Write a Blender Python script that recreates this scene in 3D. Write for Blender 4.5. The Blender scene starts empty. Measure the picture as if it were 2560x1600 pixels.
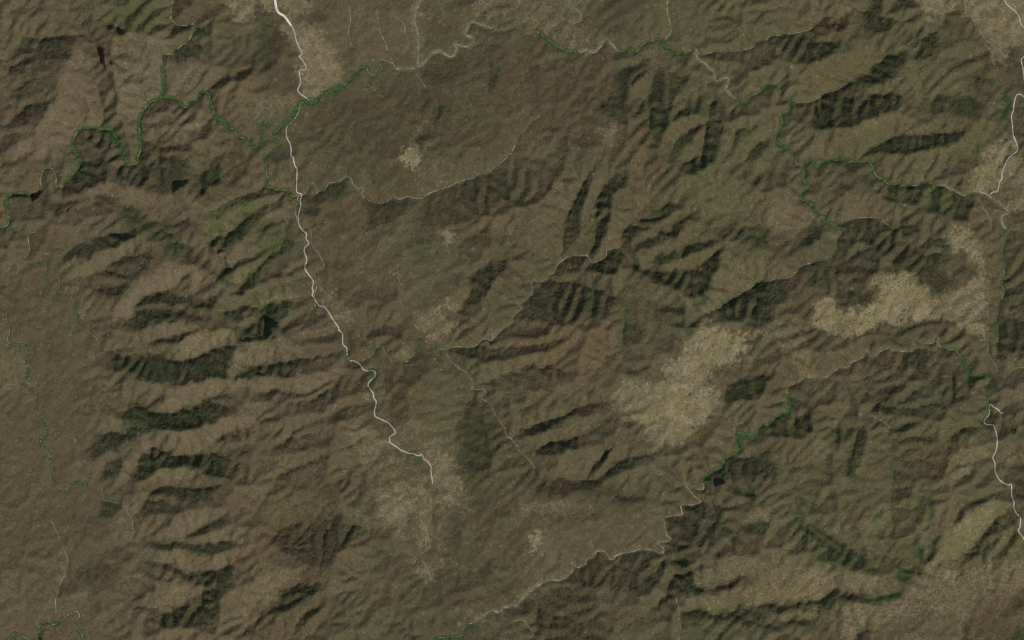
import bpy, math, random
import numpy as np

# ------------------------------------------------------------------ camera, world, sun, exposure
sc = bpy.context.scene
W0, H0, M = 2560, 1600, 5.0            # traced plan in survey units, 5 m each
def X(x): return (x - 1280.0) * M
def Y(y): return (800.0 - y) * M
CAM_H = 100000.0
cam_data = bpy.data.cameras.new('camera'); cam = bpy.data.objects.new('camera', cam_data)
sc.collection.objects.link(cam); sc.camera = cam
cam.location = (0, 0, CAM_H)
cam_data.sensor_width = 36.0
cam_data.lens = 36.0 * CAM_H / (W0 * M)
cam_data.clip_start = 1000.0; cam_data.clip_end = 300000.0

SUN_EL = math.radians(44.0)
SUN_DIR = np.array([0.60, -0.80])      # towards the sun, x east, y north
az = math.atan2(SUN_DIR[0], SUN_DIR[1])
world = bpy.data.worlds.new("World"); sc.world = world; world.use_nodes = True
wn = world.node_tree.nodes; wl = world.node_tree.links
bg = wn['Background']; bg.inputs[1].default_value = 0.08
sky = wn.new('ShaderNodeTexSky'); sky.sky_type = 'NISHITA'; sky.sun_disc = False
sky.sun_elevation = SUN_EL; sky.sun_rotation = az
wl.new(sky.outputs[0], bg.inputs[0])
sd = bpy.data.lights.new('sun', 'SUN'); sun = bpy.data.objects.new('sun', sd); sc.collection.objects.link(sun)
sd.energy = 4.1; sd.angle = math.radians(0.5); sd.color = (1.0, 0.95, 0.87)
from mathutils import Vector
dv = Vector((SUN_DIR[0]*math.cos(SUN_EL), SUN_DIR[1]*math.cos(SUN_EL), math.sin(SUN_EL)))
sun.rotation_euler = dv.to_track_quat('Z', 'Y').to_euler(); sun.location = dv*30000
sc.view_settings.view_transform = 'Standard'; sc.view_settings.look = 'None'
sc.view_settings.exposure = -0.08; sc.view_settings.gamma = 1.0
sc.cycles.filter_width = 1.05
sc.render.resolution_x = 1024; sc.render.resolution_y = 640

# ------------------------------------------------------------------ the survey: traced features
# sheet A1..D4 = quarter sheets of the plan; 3.78 sheet units per survey unit
Z = 2419/640.0
def pt(sheet, s):
    r, c = 'ABCD'.index(sheet[0]), int(sheet[1])-1
    out = []
    for q in s.split():
        a, b = q.split(',')
        out.append((c*640 + float(a)/Z, r*400 + float(b)/Z))
    return out
def path(s):                            # "A1: pts; B1: pts" -> one polyline
    out = []
    for seg in s.split(';'):
        sh, q = seg.strip().split(':')
        out += pt(sh, q)
    return out
ROADS = [
 ('wide', "A2: 180,-60 180,0 188,60 210,115 265,150 300,195 330,240"),
 ('main', "A2: 330,240 360,290 378,380 400,430 432,490 425,520 408,530 440,570 475,635 460,655 415,662 408,700 420,760 415,800 395,840 410,880 460,915 497,950 450,970 420,990 400,1060 370,1110 330,1160 292,1195 285,1250 290,1300 315,1345 330,1400 330,1470 350,1485; B2: 355,0 365,50 385,90 382,200 380,290 395,310 427,325 415,380 420,420 405,490 395,550 410,620 440,665 475,695 470,740 492,775 490,800 460,825 455,870 475,920 475,960 460,1015 490,1075 530,1125 540,1160 530,1210 540,1240 530,1270 545,1300 595,1375 640,1385 680,1430 728,1510; C2: 775,65 785,100 815,130 820,225 855,265 862,330 880,380 930,390 980,420 1025,475 1105,480 1125,500 1120,535 1075,580 1060,625 1105,690 1115,740 1135,775 1120,850 1120,890 1140,920 1245,970 1300,1030 1318,1060 1310,1075 1265,1100 1262,1120 1270,1160 1330,1200 1375,1235 1395,1240 1440,1260 1485,1262 1525,1282 1570,1275 1590,1320 1615,1330 1655,1390 1652,1430 1665,1512; D2: 1665,38"),
 ('side', "A4: 2205,-50 2235,0 2260,45 2345,115 2378,175 2385,220 2419,262 2480,330"),
 ('side', "A4: 2480,500 2419,535 2395,560 2395,590 2410,650 2419,740 2450,830 2440,900 2419,915 2385,890 2350,900 2330,960 2320,1040 2300,1090 2308,1180 2315,1280 2345,1350 2355,1400 2345,1435 2300,1470 2260,1512; B4: 2215,110 2212,170 2190,210 2170,290 2125,305 2100,325"),
 ('side', "C4: 2228,875 2200,877 2180,850 2130,820 2105,795 2092,815 2092,890 2050,940 2040,965 2060,985 2115,990 2135,1005 2160,1090 2162,1180 2150,1240 2125,1300 2145,1360 2145,1430 2188,1512; D4: 2265,45 2290,35 2300,60 2300,140 2320,210 2320,260 2345,315 2380,355 2378,440 2362,480 2400,530 2419,560 2500,680"),
]
# name, bed width, riparian green 0..1, tree spread, incision m, path
RIVERS = [
 ('north_fork', 2.6, .55, 4.5, 13, "A1: 1640,-60 1635,0 1620,60 1610,140 1630,195 1680,230 1760,235 1835,225 1830,290 1785,370 1730,420 1660,470 1640,510 1550,515 1525,545 1530,620"),
 ('north_fork', 2.4, .9, 5, 15, "A1: 1530,620 1545,700 1550,780 1540,860 1500,930"),
 ('west_bends', 2.2, 1, 7, 16, "A1: 1500,930 1430,960 1380,1010 1330,1090 1310,1160 1315,1240 1325,1320 1330,1400 1300,1490; B1: 1300,20 1240,45 1190,25; A1: 1190,1512 1140,1400 1090,1290 1040,1225 960,1220 890,1210 790,1215 720,1250 690,1320 685,1390 720,1450 750,1512; B1: 740,70 690,130 620,210 570,260"),
 ('west_bends', 2.4, .5, 4, 15, "B1: 570,260 530,240 525,180 500,100 460,75 410,80 385,130 375,200 385,270"),
 ('west_bends', 2.2, .85, 4.5, 16, "B1: 385,270 350,310 290,325 200,310 120,315 70,350 55,420 70,500 80,580 60,620 0,640 -60,650"),
 ('middle', 1.6, .95, 5.5, 14, "A1: 1500,930 1560,920 1620,920 1680,955 1720,1000 1770,1005 1800,960 1860,930 1890,885 1950,865 1975,900 1990,980 2030,1080 2050,1120 2100,1140 2150,1195 2210,1225 2250,1290 2310,1300 2350,1310 2380,1370 2419,1395; A2: 40,1340 60,1310 40,1250 20,1190 60,1170 110,1175"),
 ('middle', 1.4, .9, 4.5, 12, "A2: 170,1255 220,1210 270,1150 340,1110"),
 ('middle', 1.6, 1, 7, 13, "A2: 250,1180 340,1110 380,1040 410,980 460,960 550,970 600,910 650,880 760,840 850,790 930,710 970,650 1040,630"),
 ('middle', 2.4, .6, 5, 9, "A2: 1040,630 1055,660 1090,710 1150,690 1190,650 1170,590 1190,555 1240,570 1290,600 1310,640"),
 ('northeast', 3.0, .05, 4, 8, "A2: 1310,640 1390,650 1500,640 1580,600 1650,520 1710,480 1770,495 1840,535 1880,510 1895,460 1880,415 1950,430 2010,435 2060,400 2050,360 1980,325 2000,270 2020,220 2060,210 2130,235 2210,260"),
 ('northeast', 2.6, .35, 5, 10, "A2: 2210,260 2290,285 2360,280 2419,260; A3: 60,265 100,300 160,310 230,290"),
 ('northeast', 2.4, .8, 6.5, 12, "A3: 230,290 280,330 350,370 400,420 470,460 540,480 620,495"),
 ('northeast', 2.8, .1, 6, 10, "A3: 620,495 690,480 740,495 800,480 850,420 890,375 930,400 980,460 1020,490"),
 ('northeast', 1.8, .8, 6.5, 11, "A3: 1020,490 1060,480 1110,455 1180,485 1230,420 1310,385 1390,375 1430,420 1500,475 1580,505 1650,495 1690,470 1710,430 1745,450"),
 ('east', 2.8, .05, 4, 8, "A3: 1745,450 1745,520 1775,575 1830,600 1880,660 1925,690 1925,760 1960,770 2030,735 2045,790 2025,840 2060,890 2120,940"),
 ('east', 1.2, .85, 6.5, 13, "A3: 2120,940 2160,990 2220,960 2250,910 2320,880 2370,840 2419,815; A4: 0,800 60,805 115,815 120,900 140,945 210,930"),
 ('east', 1.6, .85, 7, 15, "A4: 215,945 205,1040 140,1090 130,1200 75,1290 100,1360 180,1400 230,1440 250,1512; B4: 280,40 330,60 345,120 340,190 385,250 330,310 320,370 400,400 440,460 480,500 550,510 520,570 540,580 600,600 660,610"),
 ('east', 1.2, .8, 7, 15, "B4: 330,60 380,10 430,20 470,75 520,30 590,5 700,0 780,10 940,15 990,50 1010,120 1060,170 1110,190 1150,235"),
 ('east', 2.0, .6, 6, 13, "B4: 1150,235 1230,225 1290,240 1400,240 1500,210 1580,235 1680,240"),
 ('east', 3.0, .12, 6, 8, "B4: 1680,240 1750,285 1850,330 1950,295 2060,320 2150,380 2220,430 2280,500 2220,530 2215,590 2250,650"),
 ('far_east', 1.4, .5, 6, 12, "B4: 2250,650 2215,690 2250,730 2230,820 2225,900 2240,1000 2230,1100 2210,1170 2235,1250 2190,1350 2180,1420; C4: 2160,0 2180,80 2165,250 2160,330"),
 ('centre', 1.6, .2, 4, 12, "B2: 350,345 380,335 430,330 480,290 490,250 530,220 560,240 580,280 565,325 600,290 640,285 690,220 750,210 800,190 860,155 890,170 920,230 960,270 1020,260 1000,330 1060,380 1130,405 1200,405 1270,370 1300,330 1350,370 1440,345 1500,360 1560,360 1650,310 1750,270 1850,240 1920,200 2050,170 2110,130 2200,120 2260,60 2330,10; A3: 0,1430 60,1300 140,1210 200,1140 260,1100"),
 ('centre', 1.3, .75, 4, 8, "B2: 350,345 270,290 180,280 100,240 100,150 90,50 80,0; A2: 90,1470 160,1420 210,1370 190,1330 130,1310 60,1310"),
 ('centre', 1.6, .25, 3.5, 7, "B2: 395,340 380,420 375,520 420,640 510,640 520,720 530,800 600,900 640,1000 580,1060 560,1110 570,1200 545,1290 560,1380"),
 ('south_road', 1.4, .5, 3.5, 8, "C2: 850,120 860,270 870,370 980,390 1040,370 1100,330 1130,270 1190,250 1230,330 1280,380 1370,400 1430,385 1480,340 1520,260 1510,200 1550,160 1620,210 1700,250 1780,285"),
 ('south_road', 1.4, .7, 3, 6, "C2: 1025,485 1110,470 1130,520 1070,580 1050,640 1100,720 1110,800"),
 ('centre', 1.5, .12, 4, 15, "C2: 1780,285 1900,250 2000,260 2080,240 2150,180 2230,190 2300,110 2419,30; B3: 0,1500 50,1440 90,1400 40,1350 100,1350 190,1260 185,1160 250,1150 340,1130 360,1080 400,1060 430,990 490,940 560,905 640,900 720,910 760,970 830,950 890,910 895,860 960,835 1020,825"),
 ('centre', 1.5, .1, 5, 9, "C2: 1780,285 1830,370 1900,440 1990,500 2050,580 2060,650 2150,660 2170,700 2130,740 2220,800 2260,900 2340,1000 2370,1100 2419,1130; C3: 80,1250 150,1310 220,1400"),
 ('west', 1.2, .45, 4, 8, "B1: 70,640 110,650 200,680 250,710 340,680 270,710 275,850 265,920 310,965 400,970 440,1000 430,1060 450,1140 550,1110 560,1170 540,1240 600,1250 660,1290 690,1350 700,1450 720,1500; C1: 740,10 790,30 840,70 860,130 920,190 940,260 1000,350"),
 ('west', 1.1, .55, 4, 7, "B1: 0,1400 50,1420; C1: 60,0 90,90 70,200 150,235 240,250 250,400 260,520 200,590 290,650 340,690 325,780 360,880 380,960 430,990 435,1060 380,1130 400,1200 440,1230 480,1330 500,1420 500,1500; D1: 490,80 570,105 650,115 665,40 740,20 840,60"),
 ('west', 1.2, .3, 4, 6, "D1: 965,60 970,150 980,190 1080,210 1170,230 1220,320 1250,400 1255,560 1250,640"),
 ('southwest', 1.2, .1, 4, 6, "D1: 490,400 560,560 610,680 640,780 620,880 580,950 545,1050 525,1150 525,1250 465,1300 480,1350"),
 ('southwest', 1.8, .6, 5.5, 8, "D1: 60,1520 150,1450 270,1505 350,1480 370,1400 400,1350 470,1345 510,1370 580,1320 650,1270 720,1240 750,1290 710,1360 740,1420 770,1450 795,1560"),
 ('south', 1.8, .7, 5.5, 10, "D2: 1660,1540 1690,1500 1740,1490 1810,1490 1850,1475 1930,1480 1960,1420 2000,1370 2060,1350"),
 ('south', 3.2, .1, 4, 9, "D2: 2060,1350 2150,1290 2230,1240 2300,1255 2350,1210 2419,1200; D3: 60,1190 110,1120 180,1050 280,980"),
 ('south', 1.8, .08, 4, 15, "D3: 280,980 370,950 460,950 530,910 580,850 565,790 590,780 610,835 690,800 710,750 775,735 800,680 880,680 940,755 1000,710 1150,675 1250,655 1350,670 1415,700 1440,660 1390,610 1400,590 1480,580 1500,550 1460,510 1440,400 1430,375 1480,345 1600,330 1605,290 1600,235 1700,240 1790,205 1720,150 1640,40 1720,75 1800,95 1810,60 1790,0"),
 ('southeast', 1.4, 1, 7, 14, "D3: 1790,0; C3: 1840,1480 1900,1430 1960,1420 2000,1350 2060,1290 2140,1250 2140,1180 2140,1080 2190,1090 2250,1130 2310,1080 2360,1010 2419,1000; C4: 50,950 110,900 180,880 210,790 190,700"),
 ('southeast', 1.8, .12, 4, 12, "C4: 190,700 185,640 280,590 360,540 460,550 540,545 620,490 680,455 760,450 800,400 900,355 950,290 990,350 1060,305 1120,270 1220,290 1390,290 1385,200 1470,220 1560,215 1580,160 1615,180 1620,250"),
 ('southeast', 1.4, .7, 6, 12, "C4: 1620,250 1700,280 1780,290 1850,390 1900,430 1910,520 1990,530 2070,515 2095,570 2080,610 2030,640 2060,700 2080,760 2092,890 2000,960"),
 ('southeast', 1.2, .3, 5, 7, "C4: 2500,450 2419,450 2370,450 2300,490 2220,540 2150,430 2090,330 2080,250 2075,180"),
 ('east', 1.3, .3, 5, 14, "B3: 1800,1460 1950,1400 2050,1340 2200,1240 2330,1160 2400,1145; B4: 0,1150 100,1115 200,1110 260,1070 300,1010 420,970 500,945 590,935 640,860 650,760 690,690 620,600"),
 ('east', 1.1, .15, 5, 10, "A3: 1745,490 1800,520 1900,490 2050,490 2260,455 2310,400 2419,370; A4: 0,350 100,330 300,300 400,270 520,170"),
 ('east', 1.1, .15, 5, 10, "A4: 210,945 330,970 450,940 560,870 640,850 760,790"),
 ('east', 1.0, .15, 5, 9, "B4: 660,610 720,590 800,555 940,540 1040,545 1100,580 1180,640 1240,640"),
 ('north', 1.2, 0, 4, 4, "A2: 860,50 880,80 890,200 870,300 910,440"),
 ('north', 1.2, 0, 4, 4, "A2: 1130,110 1140,130 1170,290 1220,400 1240,470"),
 ('north', 1.2, 0, 4, 4, "A2: 1310,150 1400,230 1410,310 1440,400 1400,500"),
 ('north', 2.0, 0, 4, 5, "A2: 1560,-20 1530,60 1500,200 1530,320 1530,600"),
 ('north', 1.4, .1, 4, 4, "A2: 1510,690 1560,760 1610,830"),
 ('north', 1.3, 0, 4, 4, "A3: 1470,-20 1470,120 1510,280 1450,370"),
 ('north', 1.3, .1, 4, 4, "A3: 550,330 570,230 640,200 650,130 600,60 680,-20"),
 ('far_east', 1.3, 0, 4, 4, "B4: 1460,200 1480,110 1540,40 1570,0"),
 ('far_east', 1.3, 0, 4, 4, "B4: 1990,370 2040,460 2100,560 2110,670"),
 ('far_east', 1.2, 0, 4, 4, "A4: 1860,20 1880,130 1960,180 2000,280 2080,400"),
 ('south', 1.1, .05, 4, 6, "D3: 1510,1090 1550,1095 1555,1150 1575,1230 1590,1400 1575,1512"),
 ('south', 1.2, .15, 4, 6, "D3: 0,1340 110,1330 180,1420 210,1440 160,1512"),
 ('south_road', 1.1, .2, 5, 6, "D2: 1640,50 1650,190 1660,400 1600,600 1640,640 1560,700 1480,800 1430,830"),
 ('south_road', 1.2, .1, 5, 5, "D2: 1440,60 1480,180 1520,270 1560,380 1620,520 1640,640"),
 ('south_road', 1.1, .1, 5, 5, "D2: 1560,720 1640,900 1700,960"),
 ('south_road', 1.1, 0, 5, 4, "D2: 1800,60 1870,180 1960,250 2060,300"),
 ('southeast', 1.1, 0, 4, 4, "C4: 990,900 1060,940 1160,1020"),
]
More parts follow.
